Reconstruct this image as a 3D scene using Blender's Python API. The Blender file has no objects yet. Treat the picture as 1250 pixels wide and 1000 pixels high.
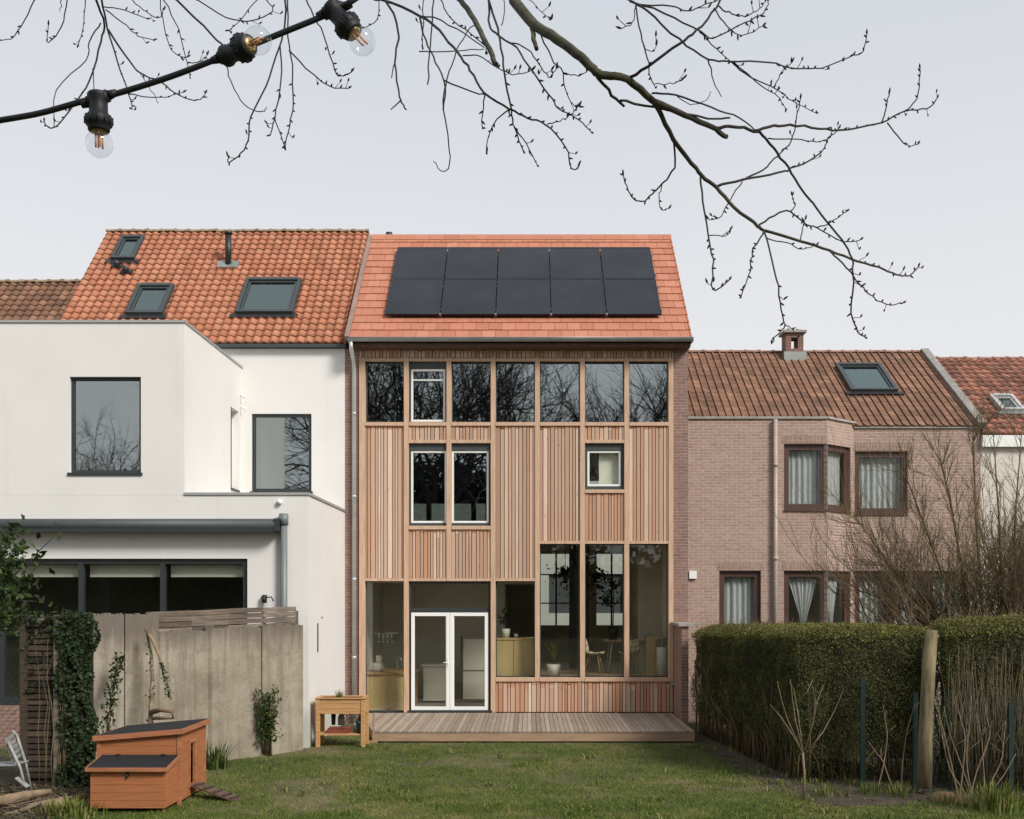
import bpy, math, random
import numpy as np
from mathutils import Vector, Matrix, noise as mnoise
random.seed(7); RNG = np.random.default_rng(11)
R = math.radians
scene = bpy.context.scene
C = scene.collection
F, VX, VY, CAMY, CZ = 1344.0, 645.0, 728.0, -24.0, 2.76   # focal length in photo pixels, vanishing point, camera place

def P(px, py, d):
    return Vector(((px - VX) * d / F, CAMY + d, CZ + (VY - py) * d / F))
def X(px, d=24.0): return (px - VX) * d / F
def Z(py, d=24.0): return CZ + (VY - py) * d / F

# ------------------------------------------------------------------ materials
MATS = {}
def new_mat(name):
    m = bpy.data.materials.new(name); m.use_nodes = True
    nt = m.node_tree; nt.nodes.clear()
    out = nt.nodes.new('ShaderNodeOutputMaterial')
    MATS[name] = m
    return m, nt, out
def N(nt, kind, **kw):
    n = nt.nodes.new(kind)
    for k, v in kw.items():
        if k.startswith('i_'): n.inputs[k[2:].replace('_', ' ')].default_value = v
        else: setattr(n, k, v)
    return n
def coord(nt, stretch=(1, 1, 1)):
    tc = N(nt, 'ShaderNodeTexCoord'); mp = N(nt, 'ShaderNodeMapping')
    mp.inputs['Scale'].default_value = stretch
    nt.links.new(tc.outputs['Object'], mp.inputs['Vector'])
    return mp.outputs['Vector']
def ramp(nt, fac, stops):
    r = N(nt, 'ShaderNodeValToRGB'); e = r.color_ramp.elements
    while len(e) < len(stops): e.new(0.5)
    for i, (p, c) in enumerate(stops):
        e[i].position = p; e[i].color = (*c, 1)
    nt.links.new(fac, r.inputs['Fac'])
    return r.outputs['Color']
def mix(nt, fac, a, b, blend='MIX'):
    m = N(nt, 'ShaderNodeMix', data_type='RGBA', blend_type=blend)
    for sock, v in ((m.inputs[0], fac), (m.inputs[6], a), (m.inputs[7], b)):
        if isinstance(v, (int, float)): sock.default_value = v
        elif isinstance(v, tuple): sock.default_value = (*v, 1)
        else: nt.links.new(v, sock)
    return m.outputs[2]
def noise(nt, vec, scale, detail=4, rough=.55):
    n = N(nt, 'ShaderNodeTexNoise'); n.inputs['Scale'].default_value = scale
    n.inputs['Detail'].default_value = detail; n.inputs['Roughness'].default_value = rough
    nt.links.new(vec, n.inputs['Vector']); return n.outputs['Fac']
def scl(c, k): return tuple(max(0, min(1, v * k)) for v in c)
def bumpy(nt, h, strength, dist=.01):
    b = N(nt, 'ShaderNodeBump'); b.inputs['Strength'].default_value = strength
    b.inputs['Distance'].default_value = dist; nt.links.new(h, b.inputs['Height'])
    return b.outputs['Normal']
def tone(nt):
    a = N(nt, 'ShaderNodeAttribute', attribute_name='tone'); return a.outputs['Fac']
def M(name, c, rough=.6, var=.15, scale=8, stretch=(1, 1, 1), c2=None, metal=0, bump=.0, tones=None, trans=0, spec=.5, dist=.01):
    """surface colour broken up by noise; tones = colours picked per piece by the 'tone' attribute"""
    m, nt, out = new_mat(name)
    b = N(nt, 'ShaderNodeBsdfPrincipled')
    vec = coord(nt, stretch)
    f = noise(nt, vec, scale)
    if tones:
        base = ramp(nt, tone(nt), [(i / (len(tones) - 1), t) for i, t in enumerate(tones)])
        k = ramp(nt, f, [(.25, (1 - var,) * 3), (.75, (1 + var,) * 3)])
        k = ramp(nt, f, [(.28, (1 - 2 * var,) * 3), (.72, (1, 1, 1))])
        col = mix(nt, 1.0, base, k, 'MULTIPLY')
    else:
        col = ramp(nt, f, [(.28, scl(c, 1 - var)), (.72, scl(c2, 1) if c2 else scl(c, 1 + var))])
    nt.links.new(col, b.inputs['Base Color'])
    b.inputs['Roughness'].default_value = rough; b.inputs['Metallic'].default_value = metal
    b.inputs['Specular IOR Level'].default_value = spec if not (tones and trans) else .18
    if bump: nt.links.new(bumpy(nt, f, bump, dist), b.inputs['Normal'])
    if trans:
        t = N(nt, 'ShaderNodeBsdfTranslucent'); nt.links.new(col, t.inputs['Color'])
        mx = N(nt, 'ShaderNodeMixShader'); mx.inputs[0].default_value = trans
        nt.links.new(b.outputs[0], mx.inputs[1]); nt.links.new(t.outputs[0], mx.inputs[2])
        nt.links.new(mx.outputs[0], out.inputs[0])
    else: nt.links.new(b.outputs[0], out.inputs[0])
    return m
def brick_mat(name, c1, c2, mortar, bw=.21, bh=.066, vertical=False, mort=.010, stain=.25):
    m, nt, out = new_mat(name)
    b = N(nt, 'ShaderNodeBsdfPrincipled'); b.inputs['Roughness'].default_value = .85
    tc = N(nt, 'ShaderNodeTexCoord'); s = N(nt, 'ShaderNodeSeparateXYZ'); a = N(nt, 'ShaderNodeMath', operation='ADD')
    nt.links.new(tc.outputs['Object'], s.inputs[0]); nt.links.new(s.outputs[0], a.inputs[0]); nt.links.new(s.outputs[1], a.inputs[1])
    cb = N(nt, 'ShaderNodeCombineXYZ')
    nt.links.new(a.outputs[0], cb.inputs[1 if vertical else 0]); nt.links.new(s.outputs[2], cb.inputs[0 if vertical else 1])
    bt = N(nt, 'ShaderNodeTexBrick'); nt.links.new(cb.outputs[0], bt.inputs['Vector'])
    bt.inputs['Color1'].default_value = (*c1, 1); bt.inputs['Color2'].default_value = (*c2, 1); bt.inputs['Mortar'].default_value = (*mortar, 1)
    bt.inputs['Scale'].default_value = 1; bt.inputs['Mortar Size'].default_value = mort
    bt.inputs['Brick Width'].default_value = bw; bt.inputs['Row Height'].default_value = bh
    bt.inputs['Mortar Smooth'].default_value = .3
    vec = coord(nt)
    f = noise(nt, vec, .9, 6, .65); f2 = noise(nt, vec, 14, 4)
    col = mix(nt, 1.0, bt.outputs['Color'], ramp(nt, f, [(.3, (1 - stain,) * 3), (.7, (1.0, 1.0, 1.0))]), 'MULTIPLY')
    col = mix(nt, 1.0, col, ramp(nt, f2, [(.3, (.75,) * 3), (.7, (1.0, 1.0, 1.0))]), 'MULTIPLY')
    nt.links.new(col, b.inputs['Base Color'])
    inv = N(nt, 'ShaderNodeMath', operation='SUBTRACT'); inv.inputs[0].default_value = 1; nt.links.new(bt.outputs['Fac'], inv.inputs[1])
    nt.links.new(bumpy(nt, inv.outputs[0], .6, .008), b.inputs['Normal'])
    nt.links.new(b.outputs[0], out.inputs[0]); return m
def glass_mat(name, refl=.2, tint=(.9, .95, .93), rcol=(.9, .97, 1.0), wavy=True):
    m, nt, out = new_mat(name)
    t = N(nt, 'ShaderNodeBsdfTransparent'); t.inputs[0].default_value = (*tint, 1)
    g = N(nt, 'ShaderNodeBsdfGlossy'); g.inputs['Roughness'].default_value = .012; g.inputs[0].default_value = (*rcol, 1)
    if wavy: nt.links.new(bumpy(nt, noise(nt, coord(nt), 1.3, 2), .02, .02), g.inputs['Normal'])
    fr = N(nt, 'ShaderNodeLayerWeight'); fr.inputs['Blend'].default_value = .5
    pw = N(nt, 'ShaderNodeMath', operation='POWER'); pw.inputs[1].default_value = 5; nt.links.new(fr.outputs['Facing'], pw.inputs[0])
    a = N(nt, 'ShaderNodeMath', operation='MULTIPLY_ADD', use_clamp=True); a.inputs[1].default_value = .8; a.inputs[2].default_value = refl
    nt.links.new(pw.outputs[0], a.inputs[0])
    mx = N(nt, 'ShaderNodeMixShader'); nt.links.new(a.outputs[0], mx.inputs[0])
    nt.links.new(t.outputs[0], mx.inputs[1]); nt.links.new(g.outputs[0], mx.inputs[2]); nt.links.new(mx.outputs[0], out.inputs[0])
    return m

G_UP = glass_mat('glass_reflective', .29, (.55, .60, .58))
G_LOW = glass_mat('glass_clear', .05, (.96, .965, .93))
G_SKY = glass_mat('glass_roof', .22, (.4, .5, .5), (.75, .9, .88))
G_BULB = glass_mat('bulb_glass', .045, (.93, .94, .94), wavy=False)

def wood_clad(name, tones, var=.22):
    m, nt, out = new_mat(name)
    b = N(nt, 'ShaderNodeBsdfPrincipled'); b.inputs['Roughness'].default_value = .72
    base = ramp(nt, tone(nt), [(i / (len(tones) - 1), t) for i, t in enumerate(tones)])
    f = noise(nt, coord(nt, (60, 60, 1.6)), 1, 5, .6)
    col = mix(nt, 1.0, base, ramp(nt, f, [(.25, (1 - var,) * 3), (.7, (1, 1, 1))]), 'MULTIPLY')
    g = noise(nt, coord(nt, (1.3, 1.3, .5)), 1.2, 4)           # unweathered, redder patches
    col = mix(nt, ramp(nt, g, [(.5, (0, 0, 0)), (.75, (.42,) * 3)]), col, (.48, .235, .13))
    kn = noise(nt, coord(nt, (22, 22, 9)), 1.0, 2)                  # knots
    col = mix(nt, ramp(nt, kn, [(.70, (0, 0, 0)), (.76, (.6,) * 3)]), col, (.16, .075, .04))
    nt.links.new(col, b.inputs['Base Color'])
    nt.links.new(bumpy(nt, f, .3, .004), b.inputs['Normal'])
    nt.links.new(b.outputs[0], out.inputs[0]); return m
CLAD = wood_clad('cedar_boards', [(.38, .24, .165), (.54, .375, .27), (.64, .475, .36), (.49, .325, .23), (.72, .57, .455), (.56, .34, .235), (.44, .29, .205), (.65, .48, .36), (.50, .27, .165), (.43, .20, .12)])
POST = M('larch_posts', (.49, .315, .20), .7, .16, 1, (40, 40, 2), c2=(.61, .42, .295), bump=.1)
DECK = M('deck_boards', None, .8, .14, 1, (30, 2, 30), tones=[(.26, .20, .15), (.34, .27, .21), (.42, .345, .275)], bump=.2)
DECKF = M('deck_fascia', (.33, .22, .14), .8, .2, 1, (2, 30, 20), bump=.2)
TILE = M('clay_flat_tiles', None, .75, .07, 25, tones=[(.41, .155, .09), (.47, .185, .11), (.44, .17, .10), (.49, .205, .13)], bump=.1)
PAN = M('clay_pantiles', None, .8, .14, 5, tones=[(.40, .155, .082), (.44, .17, .09), (.47, .185, .10), (.42, .16, .085), (.48, .205, .115)], bump=.15)
BRN = M('old_brown_tiles', None, .85, .26, 2.2, tones=[(.21, .11, .068), (.27, .14, .085), (.32, .17, .105), (.24, .12, .072)], bump=.2)
RED = M('old_red_tiles', None, .85, .25, 3, tones=[(.20, .09, .06), (.36, .14, .09), (.44, .19, .13), (.27, .12, .085)], bump=.2)
RIDGE = M('mossy_ridge', (.20, .15, .09), .9, .4, 9, c2=(.38, .28, .19), bump=.4)
def render_mat():
    m, nt, out = new_mat('white_render'); b = N(nt, 'ShaderNodeBsdfPrincipled'); b.inputs['Roughness'].default_value = .9
    f = noise(nt, coord(nt), .9, 6, .6); s = noise(nt, coord(nt, (4, 4, .22)), 1.4, 6, .7); g = noise(nt, coord(nt), 90, 3)
    col = ramp(nt, f, [(.3, (.67, .66, .635)), (.7, (.715, .705, .685))])
    col = mix(nt, ramp(nt, s, [(.56, (0, 0, 0)), (.8, (.22,) * 3)]), col, (.42, .40, .35))
    tc = N(nt, 'ShaderNodeTexCoord'); sp = N(nt, 'ShaderNodeSeparateXYZ'); nt.links.new(tc.outputs['Object'], sp.inputs[0])
    k = noise(nt, coord(nt), 3, 5, .7); ad = N(nt, 'ShaderNodeMath', operation='MULTIPLY_ADD'); ad.inputs[1].default_value = -.9; nt.links.new(k, ad.inputs[0]); nt.links.new(sp.outputs[2], ad.inputs[2])
    col = mix(nt, ramp(nt, ad.outputs[0], [(0, (.55,) * 3), (.35, (0, 0, 0))]), col, (.33, .33, .25))     # splash stains at the ground
    nt.links.new(col, b.inputs['Base Color']); nt.links.new(bumpy(nt, g, .15, .004), b.inputs['Normal']); nt.links.new(b.outputs[0], out.inputs[0]); return m
WHITE = render_mat()
WHITE2 = M('painted_brick_white', (.62, .58, .52), .9, .06, 3, bump=.05)
COPE = M('coping_metal', (.42, .42, .41), .45, .05, 3, metal=.4)
CHAR = M('charcoal_aluminium', (.028, .034, .036), .45, .08, 5)
CHARM = M('grey_aluminium', (.042, .052, .055), .55, .08, 5)
WFRAME = M('white_frame', (.78, .79, .77), .4, .02, 5)
ZINC = M('zinc', (.30, .33, .31), .42, .15, 3, (1, 1, 1), metal=.55)
ZINCL = M('light_zinc_pipe', (.50, .52, .51), .4, .12, 4, metal=.4)
BRK_M = brick_mat('brick_party', (.36, .20, .155), (.28, .15, .12), (.36, .29, .25))
BRK_R = brick_mat('brick_pink', (.46, .305, .245), (.375, .24, .195), (.50, .42, .365), stain=.14)
BRK_S = brick_mat('brick_soldier', (.41, .265, .205), (.33, .205, .165), (.45, .37, .32), vertical=True)
BRK_C = brick_mat('brick_chimney', (.26, .12, .08), (.19, .09, .065), (.27, .22, .18))
BROWNF = M('brown_frame', (.075, .035, .027), .45, .15, 4, (1, 1, 1))
CURT = M('net_curtain', (.80, .80, .77), .9, .06, 10, trans=.35)
PANEL = M('solar_cells', (.006, .008, .013), .2, .25, 1.2, c2=(.014, .018, .026), spec=.35)
BLACKM = M('black_metal', (.018, .018, .02), .45, .2, 6)
DARKW = M('dark_board', (.03, .032, .03), .6, .1, 5)
BLIND = M('cream_blind', (.68, .68, .62), .8, .05, 6)
PLASTER = M('plaster', (.74, .72, .67), .9, .05, 2)
PLASTERD = M('grey_plaster', (.50, .46, .39), .9, .1, 2)
PLY = M('plywood', (.42, .31, .15), .55, .12, 2, (3, 3, .6), c2=(.50, .38, .20))
CONC = M('concrete_step', (.30, .28, .25), .9, .2, 5, bump=.2)
COOP = M('orange_stain', (.32, .11, .038), .8, .14, 1, (3, 3, 45), c2=(.39, .145, .052), bump=.12)
COOPT = M('orange_trim', (.31, .11, .048), .75, .16, 1, (3, 3, 20), c2=(.42, .17, .08))
FELT = M('roofing_felt', (.012, .014, .017), .8, .25, 90, bump=.4, spec=.3)
PLANT = M('planter_pine', (.46, .24, .09), .7, .18, 1, (3, 3, 30), c2=(.58, .33, .145), bump=.1)
BARK = M('branch_bark', (.035, .032, .022), .9, .35, 14, c2=(.085, .078, .045), bump=.4)
TWIG = M('twig_dark', (.025, .02, .017), .9, .25, 14)
FARBARK = M('far_bark', (.03, .027, .022), .9, .25, 3)
BUSHM = M('shrub_stems', None, .85, .2, 5, tones=[(.10, .065, .035), (.18, .12, .06), (.13, .11, .045), (.24, .165, .09)])
PALE = M('pale_twigs', (.19, .14, .09), .85, .25, 12, c2=(.28, .21, .14))
POSTW = M('mossy_post', (.10, .085, .04), .9, .35, 1, (14, 14, 3), c2=(.25, .20, .11), bump=.3)
GREENM = M('green_post', (.004, .019, .015), .5, .2, 6)
WIRE = M('green_wire', (.012, .05, .04), .5, .2, 6)
LOG = M('cut_log', (.17, .12, .07), .88, .3, 6, c2=(.30, .22, .14), bump=.4)
SOIL = M('soil', (.03, .022, .014), .95, .35, 7, c2=(.07, .052, .033), bump=.5, dist=.03)
LEAFH = M('hedge_leaves', None, .6, .2, 3, tones=[(.048, .052, .018), (.105, .115, .033), (.165, .178, .05), (.245, .24, .07), (.37, .31, .12)], trans=.15)
LEAFI = M('ivy_leaves', None, .5, .2, 3, tones=[(.012, .022, .010), (.028, .048, .018), (.05, .078, .028), (.09, .12, .05)], trans=.1)
LEAFL = M('laurel_leaves', None, .4, .15, 3, tones=[(.02, .035, .012), (.045, .075, .02), (.09, .13, .035), (.15, .19, .06)], trans=.15)
GRASS = M('grass_blades', None, .7, .1, 3, tones=[(.04, .075, .012), (.085, .14, .021), (.135, .19, .033), (.215, .225, .062), (.40, .32, .155)], trans=.2)
WEATH = M('weathered_slats', None, .9, .3, 1, (3, 3, 30), tones=[(.12, .09, .065), (.21, .17, .13), (.30, .25, .19)], bump=.3)
DKSLAT = M('dark_slats', None, .9, .3, 1, (3, 3, 30), tones=[(.035, .026, .018), (.07, .05, .034), (.11, .08, .055)], bump=.3)
POTW = M('white_pot', (.60, .60, .56), .5, .05, 6)
POTD = M('dark_pot', (.03, .033, .03), .5, .2, 6)
TERRA = M('terracotta', (.22, .05, .03), .7, .25, 8, c2=(.33, .09, .055))
TEAL = M('teal_plastic', (.015, .07, .08), .4, .15, 6)
WPLAST = M('white_plastic', (.27, .28, .275), .6, .35, 9)
RUBBER = M('black_rubber', (.010, .011, .014), .55, .25, 40, spec=.3)
FIL = M('filament', (.55, .24, .10), .5, .1, 20)
BRASS = M('brass_cap', (.45, .33, .14), .3, .1, 20, metal=.9)
STREETW = M('street_render', (.36, .38, .36), .9, .1, 1)
WOODI = M('oak_interior', (.36, .23, .12), .5, .15, 1, (3, 3, 20))
CUSH = M('cream_cushion', (.62, .56, .40), .9, .08, 5)

def concrete_mat():
    m, nt, out = new_mat('garden_concrete')
    b = N(nt, 'ShaderNodeBsdfPrincipled'); b.inputs['Roughness'].default_value = .92
    f = noise(nt, coord(nt), 1.1, 8, .7); s = noise(nt, coord(nt, (5, 5, .35)), 1.6, 6, .65); g = noise(nt, coord(nt), 30, 4)
    col = ramp(nt, f, [(.3, (.19, .16, .115)), (.47, (.30, .262, .195)), (.7, (.41, .37, .295))])
    col = mix(nt, ramp(nt, s, [(.48, (0, 0, 0)), (.68, (.6,) * 3)]), col, (.14, .12, .09))
    col = mix(nt, 1.0, col, ramp(nt, g, [(.3, (.82,) * 3), (.7, (1, 1, 1))]), 'MULTIPLY')
    bl = noise(nt, coord(nt, (1, 1, 1.4)), 2.6, 9, .75)
    col = mix(nt, ramp(nt, bl, [(.5, (0, 0, 0)), (.63, (.55,) * 3)]), col, (.17, .145, .10))
    hl = noise(nt, coord(nt, (.5, .5, 9)), 1.3, 4, .6); col = mix(nt, ramp(nt, hl, [(.60, (0, 0, 0)), (.70, (.35,) * 3)]), col, (.20, .175, .135))
    # dark weathering that runs down from the wall top, ragged by noise
    tc = N(nt, 'ShaderNodeTexCoord'); sp = N(nt, 'ShaderNodeSeparateXYZ'); nt.links.new(tc.outputs['Object'], sp.inputs[0])
    k = noise(nt, coord(nt, (6, 6, .4)), 1.5, 5, .7)
    ad = N(nt, 'ShaderNodeMath', operation='MULTIPLY_ADD'); ad.inputs[1].default_value = .9; nt.links.new(k, ad.inputs[0]); nt.links.new(sp.outputs[2], ad.inputs[2])
    col = mix(nt, ramp(nt, N2(nt, ad.outputs[0]), [(.78, (0, 0, 0)), (.90, (.85,) * 3)]), col, (.12, .10, .08))
    nt.links.new(col, b.inputs['Base Color']); nt.links.new(bumpy(nt, g, .4, .01), b.inputs['Normal'])
    nt.links.new(b.outputs[0], out.inputs[0]); return m
def N2(nt, sock):
    d = N(nt, 'ShaderNodeMath', operation='DIVIDE'); d.inputs[1].default_value = 2.95; nt.links.new(sock, d.inputs[0]); return d.outputs[0]
CONCW = concrete_mat()

def ground_mat():
    m, nt, out = new_mat('lawn_ground')
    b = N(nt, 'ShaderNodeBsdfPrincipled'); b.inputs['Roughness'].default_value = .95
    f = noise(nt, coord(nt), .7, 6, .6); g = noise(nt, coord(nt), 22, 5, .7)
    col = ramp(nt, f, [(.32, (.06, .07, .022)), (.5, (.10, .10, .035)), (.68, (.19, .15, .08))])
    col = mix(nt, 1.0, col, ramp(nt, g, [(.3, (.55,) * 3), (.7, (1, 1, 1))]), 'MULTIPLY')
    nt.links.new(col, b.inputs['Base Color']); nt.links.new(bumpy(nt, g, .6, .03), b.inputs['Normal'])
    nt.links.new(b.outputs[0], out.inputs[0]); return m
GROUND = ground_mat()

# ------------------------------------------------------------------ mesh building
OFF = {}
class MB:
    def __init__(s, T=None): s.v = []; s.f = []; s.t = []; s.sm = []; s.T = T
    def face(s, pts, tn=.5, sm=False):
        n = len(s.v); s.v += [Vector(p) for p in pts]; s.f.append(tuple(range(n, n + len(pts)))); s.t.append(tn); s.sm.append(sm)
    def box(s, x0, x1, y0, y1, z0, z1, tn=.5):
        x0, x1 = min(x0, x1), max(x0, x1); y0, y1 = min(y0, y1), max(y0, y1); z0, z1 = min(z0, z1), max(z0, z1)
        n = len(s.v)
        s.v += [Vector(p) for p in ((x0, y0, z0), (x1, y0, z0), (x1, y1, z0), (x0, y1, z0), (x0, y0, z1), (x1, y0, z1), (x1, y1, z1), (x0, y1, z1))]
        for q in ((0, 3, 2, 1), (4, 5, 6, 7), (0, 1, 5, 4), (1, 2, 6, 5), (2, 3, 7, 6), (3, 0, 4, 7)):
            s.f.append(tuple(n + i for i in q)); s.t.append(tn); s.sm.append(False)
        return s
    def hexa(s, p, tn=.5):                     # 8 corners, bottom four then top four
        n = len(s.v); s.v += [Vector(q) for q in p]
        for q in ((0, 3, 2, 1), (4, 5, 6, 7), (0, 1, 5, 4), (1, 2, 6, 5), (2, 3, 7, 6), (3, 0, 4, 7)):
            s.f.append(tuple(n + i for i in q)); s.t.append(tn); s.sm.append(False)
        return s
    def bar(s, a, b, w, h=None, tn=.5, up=(0, 0, 1)):
        a, b = Vector(a), Vector(b); h = h or w; d = (b - a).normalized(); up = Vector(up)
        if abs(d.dot(up)) > .95: up = Vector((0, 1, 0))
        sx = d.cross(up).normalized() * w / 2; sy = sx.cross(d).normalized() * h / 2
        s.hexa([a - sx - sy, a + sx - sy, b + sx - sy, b - sx - sy, a - sx + sy, a + sx + sy, b + sx + sy, b - sx + sy], tn); return s
    def prism(s, poly, axis, a, b, tn=.5):     # poly 2-D, extruded along axis 'x','y' or 'z' from a to b
        def q(p, t): return {'x': (t, p[0], p[1]), 'y': (p[0], t, p[1]), 'z': (p[0], p[1], t)}[axis]
        n = len(s.v); k = len(poly)
        s.v += [Vector(q(p, a)) for p in poly] + [Vector(q(p, b)) for p in poly]
        s.f.append(tuple(range(n, n + k))[::-1]); s.f.append(tuple(range(n + k, n + 2 * k)))
        for i in range(k): j = (i + 1) % k; s.f.append((n + i, n + j, n + k + j, n + k + i))
        s.t += [tn] * (k + 2); s.sm += [False] * (k + 2); return s
    def tube(s, pts, rad, n=6, tn=.5, cap=True, sm=True):
        pts = [Vector(p) for p in pts]
        if not hasattr(rad, '__len__'): rad = [rad] * len(pts)
        base = len(s.v); ref = None
        for i, p in enumerate(pts):
            d = (pts[min(i + 1, len(pts) - 1)] - pts[max(i - 1, 0)])
            d = d.normalized() if d.length > 1e-9 else Vector((0, 0, 1))
            if ref is None: ref = Vector((0, 0, 1)) if abs(d.z) < .9 else Vector((1, 0, 0))
            a = d.cross(ref); a = a.normalized() if a.length > 1e-6 else Vector((1, 0, 0))
            b = a.cross(d).normalized(); ref = b
            for k in range(n):
                t = 2 * math.pi * k / n
                s.v.append(p + (a * math.cos(t) + b * math.sin(t)) * rad[i])
        for i in range(len(pts) - 1):
            for k in range(n):
                j = (k + 1) % n
                s.f.append((base + i * n + k, base + i * n + j, base + (i + 1) * n + j, base + (i + 1) * n + k)); s.t.append(tn); s.sm.append(sm)
        if cap:
            s.f.append(tuple(base + k for k in range(n))[::-1]); s.t.append(tn); s.sm.append(False)
            e = base + (len(pts) - 1) * n
            s.f.append(tuple(e + k for k in range(n))); s.t.append(tn); s.sm.append(False)
        return s
    def lathe(s, c, prof, axis=(0, 0, 1), n=16, tn=.5):   # prof: (radius, distance along axis)
        c = Vector(c); ax = Vector(axis).normalized()
        s.tube_lathe([(c + ax * h, r) for r, h in prof], ax, n, tn); return s
    def tube_lathe(s, rings, ax, n, tn):
        ref = Vector((0, 0, 1)) if abs(ax.z) < .9 else Vector((1, 0, 0))
        a = ax.cross(ref).normalized(); b = a.cross(ax).normalized(); base = len(s.v)
        for p, r in rings:
            for k in range(n):
                t = 2 * math.pi * k / n; s.v.append(p + (a * math.cos(t) + b * math.sin(t)) * max(r, 1e-5))
        for i in range(len(rings) - 1):
            for k in range(n):
                j = (k + 1) % n
                s.f.append((base + i * n + k, base + i * n + j, base + (i + 1) * n + j, base + (i + 1) * n + k)); s.t.append(tn); s.sm.append(True)
    def build(s, name, mat, parent=None, bevel=0, local=False):
        o_off = Vector((0, 0, 0)) if (parent is None or local) else OFF[parent.name]
        vs = s.v if s.T is None else [s.T @ v for v in s.v]
        me = bpy.data.meshes.new(name)
        me.from_pydata([tuple(v - o_off) for v in vs], [], s.f)
        a = me.attributes.new('tone', 'FLOAT', 'FACE'); a.data.foreach_set('value', s.t)
        me.polygons.foreach_set('use_smooth', s.sm)
        me.materials.append(mat); me.update()
        o = bpy.data.objects.new(name, me); C.objects.link(o)
        if parent is not None: o.parent = parent
        OFF[o.name] = o_off
        if bevel:
            b = o.modifiers.new('bevel', 'BEVEL'); b.width = bevel; b.segments = 2; b.limit_method = 'ANGLE'
        return o
def tag(o, label=None, cat=None, group=None, kind=None):
    if label: o['label'] = label
    if cat: o['category'] = cat
    if group: o['group'] = group
    if kind: o['kind'] = kind
    return o
def thing(name, label, cat, loc=(0, 0, 0), group=None):
    o = bpy.data.objects.new(name, None); C.objects.link(o); o.location = loc; o.empty_display_size = .2
    OFF[o.name] = Vector(loc); return tag(o, label, cat, group)
def copy_tree(o, parent=None):
    c = o.copy(); C.objects.link(c); c.parent = parent; OFF[c.name] = OFF.get(o.name, Vector())
    for ch in list(o.children): copy_tree(ch, c)
    return c
def cards(name, pts, size, tn, mat, parent=None, aspect=.6, nrm=None, droop=0, flat=.0, bend=.25):
    """many small real leaves: folded kites of two quads each, free orientation"""
    n = len(pts); pts = np.asarray(pts, float)
    off = np.array(OFF[parent.name]) if parent is not None else np.zeros(3)
    d = RNG.normal(size=(n, 3))
    if nrm is not None: d = d * (1 - flat) + np.asarray(nrm) * flat * 1.6
    d /= np.linalg.norm(d, axis=1)[:, None]
    r = RNG.normal(size=(n, 3)); r[:, 2] -= droop
    u = np.cross(d, r); u /= np.linalg.norm(u, axis=1)[:, None]; w = np.cross(u, d)
    if droop:
        pass
    sz = np.asarray(size)[:, None] if hasattr(size, '__len__') else np.full((n, 1), size)
    L = w * sz; S = u * sz * aspect * .5; B = d * sz * bend
    v = np.stack([pts - L * .5, pts + S * 1.0 + B * .5 - L * .05, pts + L * .5, pts - S + B * .5 - L * .05], axis=1).reshape(-1, 3) - off
    me = bpy.data.meshes.new(name)
    me.vertices.add(n * 4); me.vertices.foreach_set('co', v.astype(np.float32).ravel())
    me.loops.add(n * 6); me.polygons.add(n * 2)
    b = np.arange(n)[:, None] * 4
    idx = (b + np.array([[0, 1, 2, 0, 2, 3]])).ravel()
    me.loops.foreach_set('vertex_index', idx.astype(np.int32))
    me.polygons.foreach_set('loop_start', (np.arange(n * 2) * 3).astype(np.int32))
    me.update(calc_edges=True)
    a = me.attributes.new('tone', 'FLOAT', 'FACE'); a.data.foreach_set('value', np.repeat(np.clip(tn, 0, 1), 2).astype(np.float32))
    me.materials.append(mat)
    o = bpy.data.objects.new(name, me); C.objects.link(o)
    if parent is not None: o.parent = parent
    OFF[o.name] = Vector(off); return o
def wall(mb, x0, x1, z0, z1, y0, y1, holes=()):
    xs = sorted({x0, x1, *[min(max(h[i], x0), x1) for h in holes for i in (0, 1)]})
    for a, b in zip(xs, xs[1:]):
        if b - a < 1e-5: continue
        m = (a + b) / 2; hs = sorted((h[2], h[3]) for h in holes if h[0] < m < h[1]); z = z0
        for h0, h1 in hs:
            if h0 > z + 1e-5: mb.box(a, b, y0, y1, z, h0)
            z = max(z, h1)
        if z < z1 - 1e-5: mb.box(a, b, y0, y1, z, z1)
    return mb
def frame(mb, x0, x1, z0, z1, y0, y1, w, mull=()):
    mb.box(x0, x0 + w, y0, y1, z0, z1); mb.box(x1 - w, x1, y0, y1, z0, z1)
    mb.box(x0 + w, x1 - w, y0, y1, z0, z0 + w); mb.box(x0 + w, x1 - w, y0, y1, z1 - w, z1)
    for m in mull: mb.box(m - w / 2, m + w / 2, y0 + .003, y1 - .003, z0 + w, z1 - w)
    return mb

# ------------------------------------------------------------------ world, sun, camera
SUN_EL, SUN_AZ = R(38), R(47)               # azimuth to the right of straight behind the camera
w = bpy.data.worlds.new('World'); scene.world = w; w.use_nodes = True
nt = w.node_tree; nt.nodes.clear()
wo = nt.nodes.new('ShaderNodeOutputWorld')
sky = nt.nodes.new('ShaderNodeTexSky'); sky.sky_type = 'NISHITA'; sky.sun_disc = False
sky.sun_elevation = SUN_EL; sky.sun_rotation = R(180) - SUN_AZ
sky.dust_density = 3
b1 = nt.nodes.new('ShaderNodeBackground'); b1.inputs[1].default_value = .1; nt.links.new(sky.outputs[0], b1.inputs[0])
tc = nt.nodes.new('ShaderNodeTexCoord'); sp = nt.nodes.new('ShaderNodeSeparateXYZ'); nt.links.new(tc.outputs['Generated'], sp.inputs[0])
cl = nt.nodes.new('ShaderNodeTexNoise'); cl.inputs['Scale'].default_value = 1.6; cl.inputs['Detail'].default_value = 3
nt.links.new(tc.outputs['Generated'], cl.inputs['Vector'])
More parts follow.
